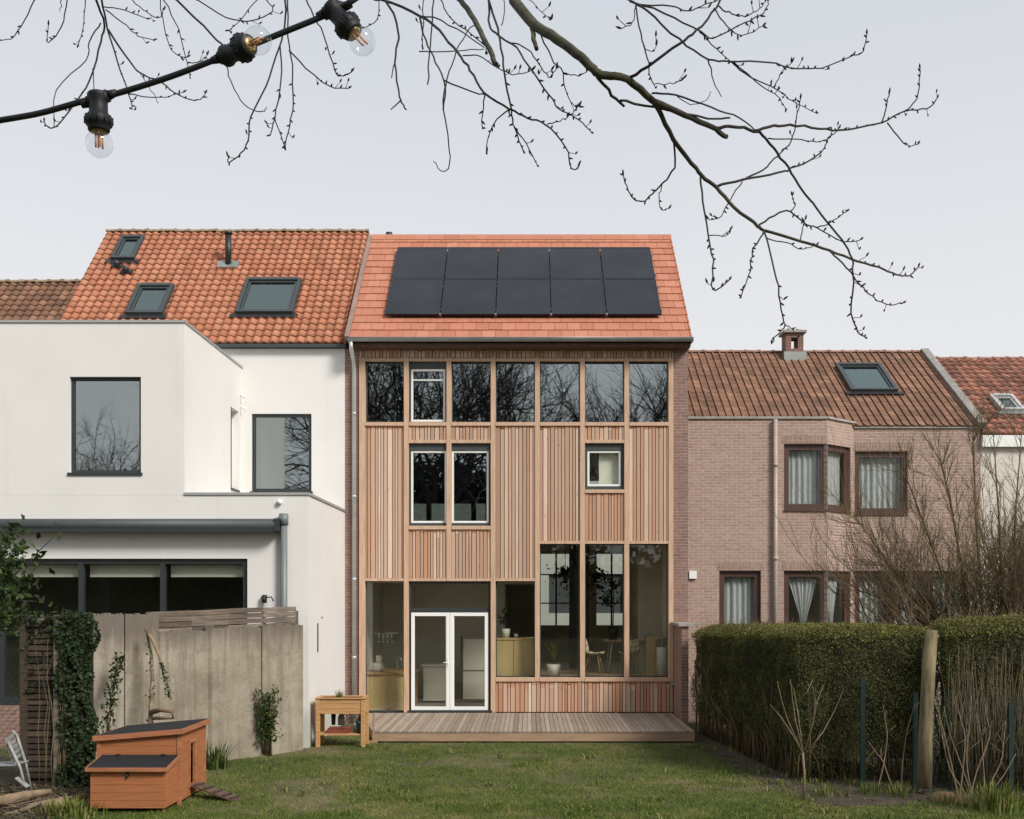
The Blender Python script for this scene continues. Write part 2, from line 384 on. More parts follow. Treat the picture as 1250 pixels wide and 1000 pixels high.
ad = nt.nodes.new('ShaderNodeMath'); ad.operation = 'MULTIPLY_ADD'; ad.inputs[1].default_value = .17
nt.links.new(cl.outputs['Fac'], ad.inputs[0]); nt.links.new(sp.outputs[2], ad.inputs[2])
rp = nt.nodes.new('ShaderNodeValToRGB'); e = rp.color_ramp.elements
e[0].position = .10; e[0].color = (.625, .615, .605, 1); e[1].position = .60; e[1].color = (.485, .505, .54, 1)
m_ = e.new(.34); m_.color = (.592, .595, .605, 1)
nt.links.new(ad.outputs[0], rp.inputs[0])
b2 = nt.nodes.new('ShaderNodeBackground'); b2.inputs[1].default_value = 1.0; nt.links.new(rp.outputs[0], b2.inputs[0])
ms = nt.nodes.new('ShaderNodeMixShader'); ms.inputs[0].default_value = .92
nt.links.new(b1.outputs[0], ms.inputs[1]); nt.links.new(b2.outputs[0], ms.inputs[2]); nt.links.new(ms.outputs[0], wo.inputs[0])

sd = bpy.data.lights.new('sun', 'SUN'); sd.energy = 2.75; sd.angle = R(16); sd.color = (1, .95, .88)
so = bpy.data.objects.new('sun', sd); C.objects.link(so)
tosun = Vector((math.sin(SUN_AZ) * math.cos(SUN_EL), -math.cos(SUN_AZ) * math.cos(SUN_EL), math.sin(SUN_EL)))
so.rotation_euler = tosun.to_track_quat('Z', 'Y').to_euler()

cd = bpy.data.cameras.new('camera'); cam = bpy.data.objects.new('camera', cd); C.objects.link(cam)
cam.location = (0, CAMY, CZ); cam.rotation_euler = (R(90), 0, 0)
cd.sensor_width = 36; cd.lens = F / 1250 * 36; cd.shift_x = (625 - VX) / 1250; cd.shift_y = (VY - 500) / 1250
cd.clip_start = .05; cd.clip_end = 2000
scene.camera = cam
scene.view_settings.view_transform = 'Standard'; scene.view_settings.look = 'None'; scene.view_settings.exposure = 0.50
scene.cycles.use_denoising = True
scene.cycles.max_bounces = 8; scene.cycles.transparent_max_bounces = 16; scene.cycles.diffuse_bounces = 4

# ------------------------------------------------------------------ ground
g = MB(); g.face([(-300, -300, 0), (300, -300, 0), (300, 500, 0), (-300, 500, 0)])
tag(g.build('lawn', GROUND), 'patchy green lawn in front of the houses', 'lawn', kind='structure')
s = MB()
poly = [(3.05, -3.2), (3.6, -1.0), (9.5, -5.5), (9.5, -9.6), (3.9, -9.5), (3.4, -8.0), (3.15, -6.0)]
s.face([(x, y, .006) for x, y in poly])
tag(s.build('soil_strip', SOIL), 'bare earth under the hedge', 'soil', kind='structure')
s = MB(); s.face([(x, y, .006) for x, y in [(-9.5, -11.5), (-5.7, -11.2), (-5.75, -8.9), (-5.4, -6.2), (-9.5, -5.0)]])
tag(s.build('soil_bed', SOIL), 'bare earth and litter beside the coop', 'soil', kind='structure')

# grass: only where the lawn shows
def nz(x, y, sc): return mnoise.noise(Vector((x * sc, y * sc, 3.1)))
pts = []; tn = []; sz = []
n = 0
while n < 150000:
    d = 13.2 + random.random() ** 1.25 * 8.4; x = random.uniform(-.50, .50) * d
    y = CAMY + d
    if y > -3.35 and x > -2.95: continue
    if y > -4.05 and x < -4.05: continue
    bare = nz(x, y, .8) + .5 * nz(x, y, 2.7)
    if x > 3.2 + (-3 - y) * .09 + .25 * nz(x, y, 2) and y > -9.35 + .4 * nz(x, y, 1.1) and random.random() < .95: continue
    if x < -5.6 and random.random() < .8: continue
    if bare > .34 and random.random() < .75: continue
    pts.append((x, y, 0)); t = .42 + .55 * bare * .7 + random.gauss(0, .13) + (.35 if random.random() < .06 else 0)
    if nz(x + 9, y, .55) > .18: t += .16
    if nz(x - 3, y * 2, 1.1) > .3: t += .15
    tn.append(t); sz.append(random.uniform(.02, .05) * (1.5 if nz(x, y, 1.4) > .3 else 1)); n += 1
pts = np.array(pts); sz = np.array(sz)[:, None]
lean = RNG.normal(size=(n, 3)) * .45; lean[:, 2] = .8; az = RNG.uniform(0, 6.28, n)
sd_ = np.stack([np.cos(az), np.sin(az), np.zeros(n)], 1) * .005
tip = pts + lean * sz
v = np.stack([pts - sd_, pts + sd_, tip], 1).reshape(-1, 3)
me = bpy.data.meshes.new('grass'); me.vertices.add(n * 3); me.vertices.foreach_set('co', v.astype(np.float32).ravel())
me.loops.add(n * 3); me.polygons.add(n); me.loops.foreach_set('vertex_index', np.arange(n * 3, dtype=np.int32))
me.polygons.foreach_set('loop_start', (np.arange(n) * 3).astype(np.int32)); me.update(calc_edges=True)
a = me.attributes.new('tone', 'FLOAT', 'FACE'); a.data.foreach_set('value', np.clip(np.array(tn), 0, 1).astype(np.float32))
me.materials.append(GRASS); go = bpy.data.objects.new('grass', me); C.objects.link(go)
tag(go, 'short uneven lawn grass with straw coloured patches', 'grass', kind='stuff')

# ------------------------------------------------------------------ roofs
class Plane:
    def __init__(s, x0, x1, ye, ze, yr, zr):
        s.o = Vector((x0, ye, ze)); s.u = Vector((1, 0, 0)); v = Vector((0, yr - ye, zr - ze)); s.L = v.length; s.v = v.normalized()
        s.n = s.u.cross(s.v).normalized(); s.w = x1 - x0
        s.T = Matrix((( s.u.x, s.v.x, s.n.x, s.o.x), (s.u.y, s.v.y, s.n.y, s.o.y), (s.u.z, s.v.z, s.n.z, s.o.z), (0, 0, 0, 1)))
    def hit(s, px, py, lift=0):
        c = Vector((0, CAMY, CZ)); r = (P(px, py, 1) - c); o = s.o + s.n * lift
        t = (o - c).dot(s.n) / r.dot(s.n); p = c + r * t - s.o
        return p.dot(s.u), p.dot(s.v)
def tiles(pl, name, mat, parent, tw, tl, kind, th=.03, amp=.03, deck=None, jit=.5):
    mb = MB(pl.T); rows = max(1, round(pl.L / tl)); tl = pl.L / rows
    for r in range(rows):
        s0 = r * tl; s1 = s0 + tl * 1.06; s1 = min(s1, pl.L)
        sh = (tw / 2 if r % 2 else 0) if kind == 'flat' else 0
        x = -sh
        while x < pl.w - .01:
            a, b = max(0, x + .003), min(pl.w, x + tw - .003); x += tw
            if b - a < .03: continue
            q = random.random(); t = min(1, max(0, .5 + (q - .5) * 2 * jit)); dz = random.uniform(-.003, .003); ds = random.uniform(-.006, .006)
            if kind == 'flat':
                mb.hexa([(a, s0 + ds, .0), (b, s0 + ds, .0), (b, s1, -.02), (a, s1, -.02), (a, s0 + ds, th + dz), (b, s0 + ds, th + dz), (b, s1, .006), (a, s1, .006)], t)
            else:
                k = 8 if kind == 'pan' else 6; ax = []
                for i in range(k + 1):
                    f = i / k; xx = a + (b - a) * f
                    if kind == 'pan': h = amp * (.5 + .5 * math.cos(2 * math.pi * (f - .28)))  # S-shaped pantile
                    else: h = amp * (1 if f < .18 else (.55 if f < .3 else 0.05))
                    ax.append((xx, h))
                base = len(mb.v)
                for xx, h in ax: mb.v.append(Vector((xx, s0 + ds + (.02 * math.sin(math.pi * (xx - a) / (b - a)) if kind == 'pan' else 0), h - .015)))
                for xx, h in ax: mb.v.append(Vector((xx, s0 + ds + (.02 * math.sin(math.pi * (xx - a) / (b - a)) if kind == 'pan' else 0), h + th + dz)))
                for xx, h in ax: mb.v.append(Vector((xx, s1, h + .004)))
                k1 = k + 1
                for i in range(k):
                    mb.f.append((base + i, base + i + 1, base + k1 + i + 1, base + k1 + i)); mb.f.append((base + k1 + i, base + k1 + i + 1, base + 2 * k1 + i + 1, base + 2 * k1 + i))
                    mb.t += [t * .6, t]; mb.sm += [False, kind == 'pan']
    mb.box(.01, pl.w - .01, .02, pl.L - .01, -.12, -.021, .2)
    return mb.build(name, mat, parent)
def roof_back(pl, parent, mat, depth):
    """the slope on the street side"""
    mb = MB(); r = pl.o + pl.v * pl.L; e = Vector((0, depth - pl.o.y, pl.o.z - .1))
    x0, x1 = pl.o.x, pl.o.x + pl.w
    mb.hexa([(x0, r.y + .02, r.z - .15), (x1, r.y + .02, r.z - .15), (x1, depth, pl.o.z - .15), (x0, depth, pl.o.z - .15), (x0, r.y + .02, r.z), (x1, r.y + .02, r.z), (x1, depth, pl.o.z), (x0, depth, pl.o.z)], .4)
    return mb.build('rear_roof', mat, parent)
def ridge(pl, parent, mat, step=.33, rad=.12, flat=False):
    mb = MB(); r = pl.o + pl.v * pl.L; x = pl.o.x - .02
    while x < pl.o.x + pl.w - .03:
        b = min(x + step, pl.o.x + pl.w + .02); z = r.z - .02 + random.uniform(-.006, .006)
        prof = []
        for k in range(9):
            t = math.pi * k / 8; prof.append((r.y - math.cos(t) * rad * 1.15, z + math.sin(t) * rad * (.75 if not flat else .45)))
        mb.prism(prof, 'x', x, b, random.random())
        if not flat:
            prof2 = [(r.y + (p[0] - r.y) * 1.18, z + (p[1] - z) * 1.22) for p in prof]; mb.prism(prof2, 'x', b - .045, b + .02, random.random())
        x = b
    return mb.build('ridge_tiles', mat, parent)
def skylight(pl, parent, corners, blind=None, fm=None, name='roof_window', open_=0):
    """corners: photo pixels of the frame (top-left, top-right, bottom-right, bottom-left)"""
    h = [pl.hit(*c) for c in corners]; u0 = (h[0][0] + h[3][0]) / 2; u1 = (h[1][0] + h[2][0]) / 2; v1 = (h[0][1] + h[1][1]) / 2; v0 = (h[2][1] + h[3][1]) / 2
    mb = MB(pl.T); wd = .075
    mb.box(u0, u0 + wd, v0, v1, -.05, .13); mb.box(u1 - wd, u1, v0, v1, -.05, .13)
    mb.box(u0 + wd, u1 - wd, v0, v0 + wd, -.05, .128); mb.box(u0 + wd, u1 - wd, v1 - wd * 1.3, v1, -.05, .145)
    mb.box(u0 + wd, u1 - wd, v0 + wd, v1 - wd * 1.3, -.30, -.28)
    f = mb.build(name, fm or CHARM, parent)
    s = MB(pl.T); ww = .045; s.box(u0 + wd + .01, u1 - wd - .01, v0 + wd + .01, v0 + wd + .01 + ww, .04, .10); s.box(u0 + wd + .01, u1 - wd - .01, v1 - wd * 1.3 - .01 - ww, v1 - wd * 1.3 - .01, .04, .10)
    s.box(u0 + wd + .01, u0 + wd + .01 + ww, v0 + wd + .01 + ww, v1 - wd * 1.3 - .01 - ww, .04, .10); s.box(u1 - wd - .01 - ww, u1 - wd - .01, v0 + wd + .01 + ww, v1 - wd * 1.3 - .01 - ww, .04, .10)
    s.build('sash', CHARM if fm is None else fm, f)
    p = MB(pl.T); p.box(u0 + wd + .01 + ww, u1 - wd - .01 - ww, v0 + wd + .01 + ww, v1 - wd * 1.3 - .01 - ww, .066, .074); p.build('pane', G_SKY, f)
    if blind:
        b = MB(pl.T); vm = v0 + wd + (v1 - v0 - 2 * wd) * blind; b.box(u0 + wd + .06, u1 - wd - .06, v0 + wd + .06, vm, .0, .01); b.build('blind', BLIND, f)
    a = MB(pl.T); a.box(u0 - .12, u1 + .12, v0 - .14, v0 - .005, .03, .068); a.build('flashing', BLACKM if fm is None else ZINC, f)
    return f
def gutter(mb, x0, x1, y, z, r=.065):
    prof = [(y + math.cos(t) * r, z + math.sin(t) * r) for t in [math.pi + math.pi * k / 8 for k in range(9)]]
    prof += [(y + math.cos(t) * (r - .012), z + math.sin(t) * (r - .012) + .004) for t in [2 * math.pi - math.pi * k / 8 for k in range(9)]]
    mb.prism(prof, 'x', x0, x1); mb.tube([(x0, y - r, z + .004), (x1, y - r, z + .004)], .011, 6)
    return mb

# ================================================================== TIMBER HOUSE
H = thing('timber_house', 'timber clad row house with black solar panels on an orange tiled roof', 'house', (0, 0, 0))
XM = [-3.625, -2.661, -1.732, -.768, .196, 1.179, 2.143, 3.107]     # facade posts
YB = 7.0
ZD, ZW = .224, 8.02
for x0, x1 in ((-4.0, -3.70), (3.16, 3.485)):
    mb = MB(); mb.box(x0, x1, .02, YB, 0, 8.16)
    mb.prism([(.02, 8.16), (YB, 8.16), (YB - .2, 8.2), (3.25, 11.3), (.3, 8.45)], 'x', x0 + .002, x1 - .002)
    mb.build('party_wall', BRK_M, H)
pm = Plane(-3.85, 3.50, -.35, 8.30, 3.2, 11.64)
tiles(pm, 'tiled_roof', TILE, H, .285, .315, 'flat', th=.027, jit=.55)
roof_back(pm, H, BRN, 6.9)
r = pm.o + pm.v * pm.L
mb = MB(); x = -3.87
while x < 3.5:
    b = min(x + .36, 3.52); mb.hexa([(x, r.y - .16, r.z - .11), (b - .005, r.y - .16, r.z - .11), (b - .005, r.y + .16, r.z - .11), (x, r.y + .16, r.z - .11), (x, r.y - .05, r.z + .045), (b - .005, r.y - .05, r.z + .045), (b - .005, r.y + .05, r.z + .045), (x, r.y + .05, r.z + .045)], random.random()); x = b
mb.build('ridge_tiles', TILE, H)
mb = MB()
for xx in (pm.w - .012,):
    k = round(pm.L / .315)
    for i in range(k):
        a, b = i * pm.L / k, (i + 1) * pm.L / k
        mb.box(0, 1, 0, 1, 0, 0) if False else None
        mb.hexa([(xx, a, -.14), (xx + .03, a, -.14), (xx + .03, b, -.14), (xx, b, -.14), (xx, a, .042), (xx + .03, a, .042), (xx + .03, b, .022), (xx, b, .022)], random.random())
mb.T = pm.T; mb.build('verge_tiles', TILE, H)
mb = MB(pm.T); mb.box(-.10, .0, 0, pm.L, -.05, .055); mb.build('verge_flashing', M('lead_flashing', (.26, .17, .14), .6, .2, 4), H)
# eave soffit and gutter
mb = MB(); mb.box(-3.84, 3.49, -.34, .05, 8.13, 8.17); mb.box(-3.84, 3.49, -.345, -.32, 8.17, 8.27); mb.build('soffit', M('dark_soffit', (.10, .055, .035), .8, .2, 4), H)
mb = MB(); gutter(mb, -3.87, 3.53, -.42, 8.285, .075); mb.box(-3.87, 3.53, -.345, -.338, 8.2, 8.31); mb.build('gutter', ZINC, H)
mb = MB(); mb.tube([(-3.80, -.42, 8.22), (-3.80, -.40, 8.08), (-3.79, -.14, 7.86), (-3.79, -.06, 7.70), (-3.79, -.06, .1)], .042, 10)
for z in (6.7, 4.9, 3.1, 1.4): mb.tube([(-3.79, -.06, z), (-3.79, -.06, z + .06)], .05, 10)
mb.build('downpipe', ZINCL, H)
# solar panels
tl_, tr_, br_, bl_ = pm.hit(484, 302, .12), pm.hit(793, 302, .12), pm.hit(809.5, 383.5, .12), pm.hit(470.5, 383.5, .12)
u0, u1, v0, v1 = (tl_[0] + bl_[0]) / 2, (tr_[0] + br_[0]) / 2, (bl_[1] + br_[1]) / 2, (tl_[1] + tr_[1]) / 2
vm = (pm.hit(640, 340, .12)[1])
for i in range(5):
    for (a, b) in ((v0, vm - .004), (vm + .004, v1)):
        w_ = (u1 - u0) / 5; c0, c1 = u0 + i * w_ + .012, u0 + (i + 1) * w_ - .012
        q = random.uniform(.0, .006)
        f = MB(pm.T); f.box(c0, c1, a, a + .03, .085, .125); f.box(c0, c1, b - .03, b, .085, .125); f.box(c0, c0 + .03, a + .03, b - .03, .085, .125); f.box(c1 - .03, c1, a + .03, b - .03, .085, .125)
        fo = f.build('solar_panel', PANEL, H)
        g = MB(pm.T); g.hexa([(c0 + .03, a + .03, .09), (c1 - .03, a + .03, .09), (c1 - .03, b - .03, .09), (c0 + .03, b - .03, .09), (c0 + .03, a + .03, .118 + q), (c1 - .03, a + .03, .118), (c1 - .03, b - .03, .118 + q * .5), (c0 + .03, b - .03, .118 + q)]); g.build('cell_sheet', PANEL, fo)
mb = MB(pm.T)
for v_ in (v0 + .3, vm - .3, vm + .3, v1 - .3): mb.box(u0 - .03, u1 + .03, v_ - .02, v_ + .02, .03, .083)
for i in range(1, 5):
    x = u0 + i * (u1 - u0) / 5
    for v_ in (v0, v1): mb.box(x - .02, x + .02, v_ - .02, v_ + .02, .09, .13)
mb.build('panel_rails', ZINC, H)
mb = MB(); c = P(475, 292, 27.6); mb.tube([(c.x, c.y, 11.0), (c.x, c.y, c.z + .02)], .06, 10); mb.tube([(c.x, c.y, c.z + .02), (c.x, c.y, c.z + .16)], .085, 10); mb.build('roof_vent', BLACKM, H)
# facade posts (proud of the cladding)
for i, x in enumerate(XM):
    wd = .13 if i == 0 else .105
    zb = ZD if i in (0, 1, 3) else (Z(709.5) if i == 2 else Z(832))
    mb = MB(); mb.box(x - wd / 2, x + wd / 2, -.02, .13, zb, Z(437)); mb.build('post', POST, H, bevel=.004)
def rail(i0, i1, z0, z1, y0=-.012):
    for i in range(i0, i1):
        mb = MB(); mb.box(XM[i] + .0535, XM[i + 1] - .0535, y0, .125, z0, z1); mb.build('rail', POST, H, bevel=.003)
rail(0, 7, Z(441), Z(437.5)); rail(0, 7, Z(520), Z(515.6), -.03)
rail(1, 3, Z(541), Z(537)); rail(1, 3, Z(646.5), Z(642), -.03)
rail(5, 6, Z(541), Z(537)); rail(5, 6, Z(602), Z(597.8), -.03)
rail(0, 4, Z(709.5), Z(706)); rail(4, 7, Z(664), Z(660.5)); rail(3, 7, Z(832), Z(827), -.03)
def cladding(i, z0, z1, x0=None, x1=None):
    a = XM[i] + .0535 if x0 is None else x0; b = XM[i + 1] - .0535 if x1 is None else x1
    mb = MB(); x = a + .004
    while x < b - .02:
        wd = random.choice([.045, .06, .075, .09, .06]); e = min(x + wd, b - .004)
        if b - e < .03: e = b - .004
        dp = random.choice([-.032, -.032, -.026, -.020]); tq = random.uniform(0, .79); hh = z1 - z0; za, zb_ = z1 - .004 - min(hh * .3, random.uniform(.05, .22)), z1 - .004 - min(hh * .12, random.uniform(.02, .08))
        if random.random() < .12: tq = .88
        if z0 < .5 or hh < .7: tq = random.choice([tq, tq, .84, .9, .97]) if z0 < .5 else tq
        mb.box(x, e, .035 + dp, .065, z0 + .004, za, tq); mb.box(x, e, .035 + dp, .065, za, zb_, tq + (.9 - tq) * random.uniform(.3, 1) if tq > .6 else tq); mb.box(x, e, .035 + dp, .065, zb_, z1 - .004, random.uniform(.86, 1)); x = e + .014
    mb.build('cladding', CLAD, H)
cladding(0, Z(437) + .002, ZW + .11, XM[0] - .065, XM[7] + .052)
cladding(0, Z(706), Z(520))
for i in (1, 2): cladding(i, Z(537), Z(520)); cladding(i, Z(706), Z(646.5))
cladding(3, Z(706), Z(520)); cladding(4, Z(660.5), Z(520)); cladding(6, Z(660.5), Z(520))
cladding(5, Z(537), Z(520)); cladding(5, Z(660.5), Z(602))
cladding(3, ZD + .01, Z(832), XM[3] + .0535, 3.155)
# dark backing with the window openings
HO = [(XM[i] + .05, XM[i + 1] - .05, Z(515.8), Z(441.2)) for i in range(7)]
HO += [(XM[1] + .05, XM[3] - .05, Z(642), Z(541.2)), (XM[5] + .05, XM[6] - .05, Z(597.8), Z(541.2)), (XM[0] + .06, XM[1] - .05, ZD, Z(709.6)), (XM[1] + .05, XM[3] - .05, ZD, Z(709.6)),
       (XM[3] + .05, XM[4] - .05, Z(827), Z(709.6))] + [(XM[i] + .05, XM[i + 1] - .05, Z(827), Z(664)) for i in (4, 5, 6)]
mb = MB(); wall(mb, -3.70, 3.16, .1, 8.13, .07, .30, HO); mb.build('facade_wall', DARKW, H)
# windows
def fixed(i, z0, z1, gm, fw=.022):
    a, b = XM[i] + .0535, XM[i + 1] - .0535
    mb = MB(); frame(mb, a, b, z0, z1, .131, .19, fw); f = mb.build('window_frame', CHARM, H)
    p = MB(); p.box(a + fw, b - fw, .15, .156, z0 + fw, z1 - fw); p.build('pane', gm, f); return f
for i in (0, 2, 3, 4, 5, 6): fixed(i, Z(515.6), Z(441), G_UP)
fixed(0, ZD + .01, Z(709.5), G_LOW); fixed(3, Z(827), Z(709.5), G_LOW)
for i in (4, 5, 6): fixed(i, Z(827), Z(664), G_LOW)
def sash(x0, x1, z0, z1, sx0, sx1, sz0, sz1, gm, cross=None, name='casement', y=.06):
    mb = MB(); mb.box(x0, sx0, y, .22, z0, z1); mb.box(sx1, x1, y, .22, z0, z1); mb.box(sx0, sx1, y, .22, z0, sz0); mb.box(sx0, sx1, y, .22, sz1, z1)
    f = mb.build(name, CHARM, H)
    s = MB(); wv = .045; frame(s, sx0 + .004, sx1 - .004, sz0 + .004, sz1 - .004, y + .02, y + .10, wv); 
    if cross: s.box(sx0 + wv, sx1 - wv, y + .03, y + .08, cross - .015, cross + .015)
    s.build('white_sash', WFRAME, f, bevel=.003)
    p = MB(); p.box(sx0 + wv, sx1 - wv, y + .06, y + .066, sz0 + wv, sz1 - wv); p.build('pane', gm, f); return f
x1_ = lambda p: X(p)
sash(XM[1] + .0535, XM[2] - .0535, Z(515.6), Z(441), X(501), X(543.5), Z(514.5), Z(449.5), G_UP, cross=Z(463), name='casement_window')
sash(XM[1] + .0535, XM[2] - .0535, Z(642), Z(541), X(501), XM[2] - .05, Z(638.5), Z(549.5), G_UP, name='casement_window')
sash(XM[2] + .0535, XM[3] - .0535, Z(642), Z(541), XM[2] + .05, X(596.7), Z(638.5), Z(549.5), G_UP, name='casement_window')
wf = sash(XM[5] + .0535, XM[6] - .0535, Z(597.8), Z(541), X(717), X(758.5), Z(593.5), Z(549.5), G_LOW, name='casement_window')
mb = MB(); mb.box(X(732), X(756), .24, .25, Z(592), Z(551)); mb.build('blind', BLIND, wf)
# transom over the double door
a, b = XM[1] + .0535, XM[3] - .0535
mb = MB(); frame(mb, a, b, Z(747), Z(709.5), .06, .2, .05, ()); mb.box(a + .05, b - .05, .063, .197, Z(747) + .05, Z(747) + .09)
f = mb.build('transom_window', CHAR, H); p = MB(); p.box(a + .05, b - .05, .12, .126, Z(742), Z(712)); p.build('pane', G_LOW, f)
# double glazed door
mb = MB(); mb.box(a, X(501.5), .06, .2, ZD, Z(747)); mb.box(X(596), b, .06, .2, ZD, Z(747)); mb.box(a - .03, b + .03, -.02, .2, ZD - .02, ZD + .045)
mb.build('door_frame', CHAR, H)
mid = (X(544) + X(554)) / 2
for k, (dx0, dx1) in enumerate(((X(501.5) + .003, mid - .003), (mid + .003, X(596) - .003))):
    mb = MB(); wd = .075; frame(mb, dx0, dx1, ZD + .05, Z(748), .04, .11, wd); mb.box(dx0 + wd - .001, dx0 + wd + .014, .055, .10, ZD + .12, Z(752)) if k else mb.box(dx1 - wd - .014, dx1 - wd + .001, .055, .10, ZD + .12, Z(752))
    do = mb.build('door', WFRAME, H, bevel=.004)
    p = MB(); p.box(dx0 + wd, dx1 - wd, .07, .076, ZD + .05 + wd, Z(748) - wd); p.build('pane', G_LOW, do)
    if not k:
        h = MB(); h.tube([(dx1 - .035, .04, Z(809)), (dx1 - .035, .0, Z(809)), (dx1 - .14, -.01, Z(809))], .011, 8); h.box(dx1 - .05, dx1 - .02, .028, .042, Z(814), Z(804)); h.build('handle', WFRAME, do)
# concrete ledge at the right base
mb = MB(); mb.box(X(818), X(834), -.16, -.031, Z(836), Z(833)); mb.build('ledge', CONC, H)
# inside of the house
mb = MB(); mb.box(-3.70, 3.16, .31, YB, .05, ZD); mb.build('ground_floor', M('inside_floor', (.42, .40, .36), .5, .1, 3), H)
mb = MB(); mb.box(-3.70, .196, .31, YB, 3.06, 3.30); mb.box(.196, 3.16, .31, YB, 4.03, 4.25); mb.box(.15, .196, .31, YB, 3.3, 4.25); mb.build('first_floor', PLASTERD, H)
mb = MB(); mb.box(-3.70, 3.16, .31, YB, 6.30, 6.50); mb.build('attic_floor', PLASTERD, H)
mb = MB(); mb.box(-3.70, -3.66, .31, YB, ZD, 8.1); mb.box(3.12, 3.16, .31, YB, ZD, 8.1); mb.build('interior_lining', PLASTER, H)
mb = MB(); wall(mb, -3.70, 3.16, 0, 8.24, 6.7, YB, [(.30, 1.25, 1.95, 3.95), (1.9, 2.75, 1.95, 3.95), (-3.3, -2.3, 4.5, 6.0), (-2.1, -.9, 4.5, 6.0), (1.3, 2.6, 4.6, 6.0)]); mb.build('street_wall', PLASTERD, H)
mb = MB()
for z in (2.55, 3.35): mb.box(.30, 1.25, 6.75, 6.8, z, z + .035); mb.box(1.9, 2.75, 6.75, 6.8, z, z + .035)
for x in (.75, 2.3): mb.box(x, x + .05, 6.745, 6.805, 1.95, 3.95)
for x in (-2.85, -1.6, -1.2): mb.box(x, x + .14, 6.745, 6.805, 4.5, 6)
mb.build('street_window_bars', CHAR, H)
mb = MB(); mb.box(-3.66, -.6, 3.6, 3.7, ZD, 3.06); mb.box(-.7, -.6, 3.7, 5.2, ZD, 3.06); mb.build('partition_wall', PLASTER, H)
mb = MB(); mb.box(1.02, 1.2, 3.4, 3.58, ZD, 4.03); mb.box(1.42, 1.5, 3.2, 3.28, ZD, 4.03); mb.build('inside_column', CHAR, H)
mb = MB(); mb.box(XM[1] + .1, XM[2] - .06, .25, .262, 4.80, 6.0); mb.box(XM[2] + .06, XM[3] - .1, .25, .262, 4.80, 6.0); mb.build('roller_blinds', BLACKM, H)
mb = MB(); mb.box(2.55, 3.12, 1.6, 3.5, ZD, 4.03); mb.build('stair_core', PLASTERD, H)

# ---- loose things inside
def pot_plant(name, label, c, pr, ph, lh, n, mat, leafm, strap=False, group=None, parts=True):
    t = thing(name, label, 'plant', c)
    mb = MB(); mb.lathe(c, [(0, 0), (pr * .75, 0), (pr, ph), (pr * .9, ph), (pr * .85, ph * .8), (0, ph * .8)], n=14); mb.build('pot', mat, t)
    top = Vector(c) + Vector((0, 0, ph * .85))
    if strap:
        mb = MB()
        for k in range(n):
            a = random.uniform(0, 6.28); s_ = random.uniform(.15, .5); L = lh * random.uniform(.6, 1); d = Vector((math.cos(a), math.sin(a), 0)); sd2 = Vector((-d.y, d.x, 0)) * .016
            p = [top + d * (L * s_ * t * t) + Vector((0, 0, L * (t - .25 * t * t * s_))) for t in (0, .35, .7, 1)]
            for q in range(3):
                w0, w1 = (1, .9, .6, .05)[q], (1, .9, .6, .05)[q + 1]; mb.face([p[q] - sd2 * w0, p[q] + sd2 * w0, p[q + 1] + sd2 * w1, p[q + 1] - sd2 * w1], random.random())
        mb.build('leaves', leafm, t)
    else:
        mb = MB(); mb.tube([top, top + Vector((.02, .01, lh * .5)), top + Vector((-.02, 0, lh))], [.012, .01, .005], 5)
        P_ = []
        for k in range(8):
            h = lh * random.uniform(.25, 1); a = random.uniform(0, 6.28); e = top + Vector((math.cos(a) * .25 * lh, math.sin(a) * .25 * lh, h + .1)); s_ = top + Vector((0, 0, h * .8)); mb.tube([s_, e], [.005, .003], 4)
            P_ += [s_.lerp(e, random.uniform(.4, 1.1)) + Vector([random.gauss(0, .05) for _ in range(3)]) for _ in range(max(3, n // 8))]
        mb.build('stem', TWIG, t); cards('leaves', [tuple(q) for q in P_], .10, RNG.random(len(P_)), leafm, t)
    return t
ct = thing('kitchen_counter', 'plywood kitchen counter inside the tall left window', 'counter', (-3.1, 1.2, ZD))
mb = MB(); mb.box(-3.6, -2.72, .55, 1.9, ZD, 1.02); mb.build('cabinet', PLY, ct)
mb = MB(); mb.box(-3.64, -2.55, .5, 1.95, 1.02, 1.06); mb.build('worktop', WOODI, ct)
mb = MB(); mb.tube([(-2.98, 1.0, 1.06), (-2.98, 1.0, 1.32), (-2.95, .95, 1.38), (-2.88, .88, 1.36), (-2.86, .86, 1.3)], .012, 8); mb.build('tap', ZINCL, ct)
mb = MB(); mb.box(-2.66, -2.6, .6, .65, ZD, 1.02); mb.box(-2.66, -2.6, 1.8, 1.85, ZD, 1.02); mb.build('leg', WOODI, ct)
k = thing('white_mixer', 'white appliance standing on the kitchen counter', 'appliance', (-3.38, .8, 1.06))
mb = MB(); mb.lathe((-3.38, .8, 1.06), [(0, 0), (.12, 0), (.13, .1), (.11, .2), (0, .2)]); mb.build('base', POTW, k)
mb = MB(); mb.lathe((-3.36, .8, 1.26), [(.06, 0), (.075, .05), (.07, .16), (0, .17)]); mb.build('jug', POTW, k)
for (x, y, z, lab) in ((-3.3, 1.6, 1.7, 'glasses hanging above the kitchen counter'),):
    t = thing('hanging_glasses', lab, 'glasses', (x, y, z))
    for j in range(4):
        mb = MB(); mb.lathe((x - .15 + j * .1, y - .2, z), [(.03, 0), (.03, .01), (.006, .02), (.006, .09), (.035, .12), (.04, .2)], n=10); mb.build('glass', ZINCL, t)
    mb = MB(); mb.box(x - .25, x + .3, y - .25, y - .15, z + .2, z + .22); mb.build('rack', ZINCL, t)
fr = thing('white_cupboard', 'pale cupboard seen through the right door leaf', 'cupboard', (-1.25, 2.4, ZD))
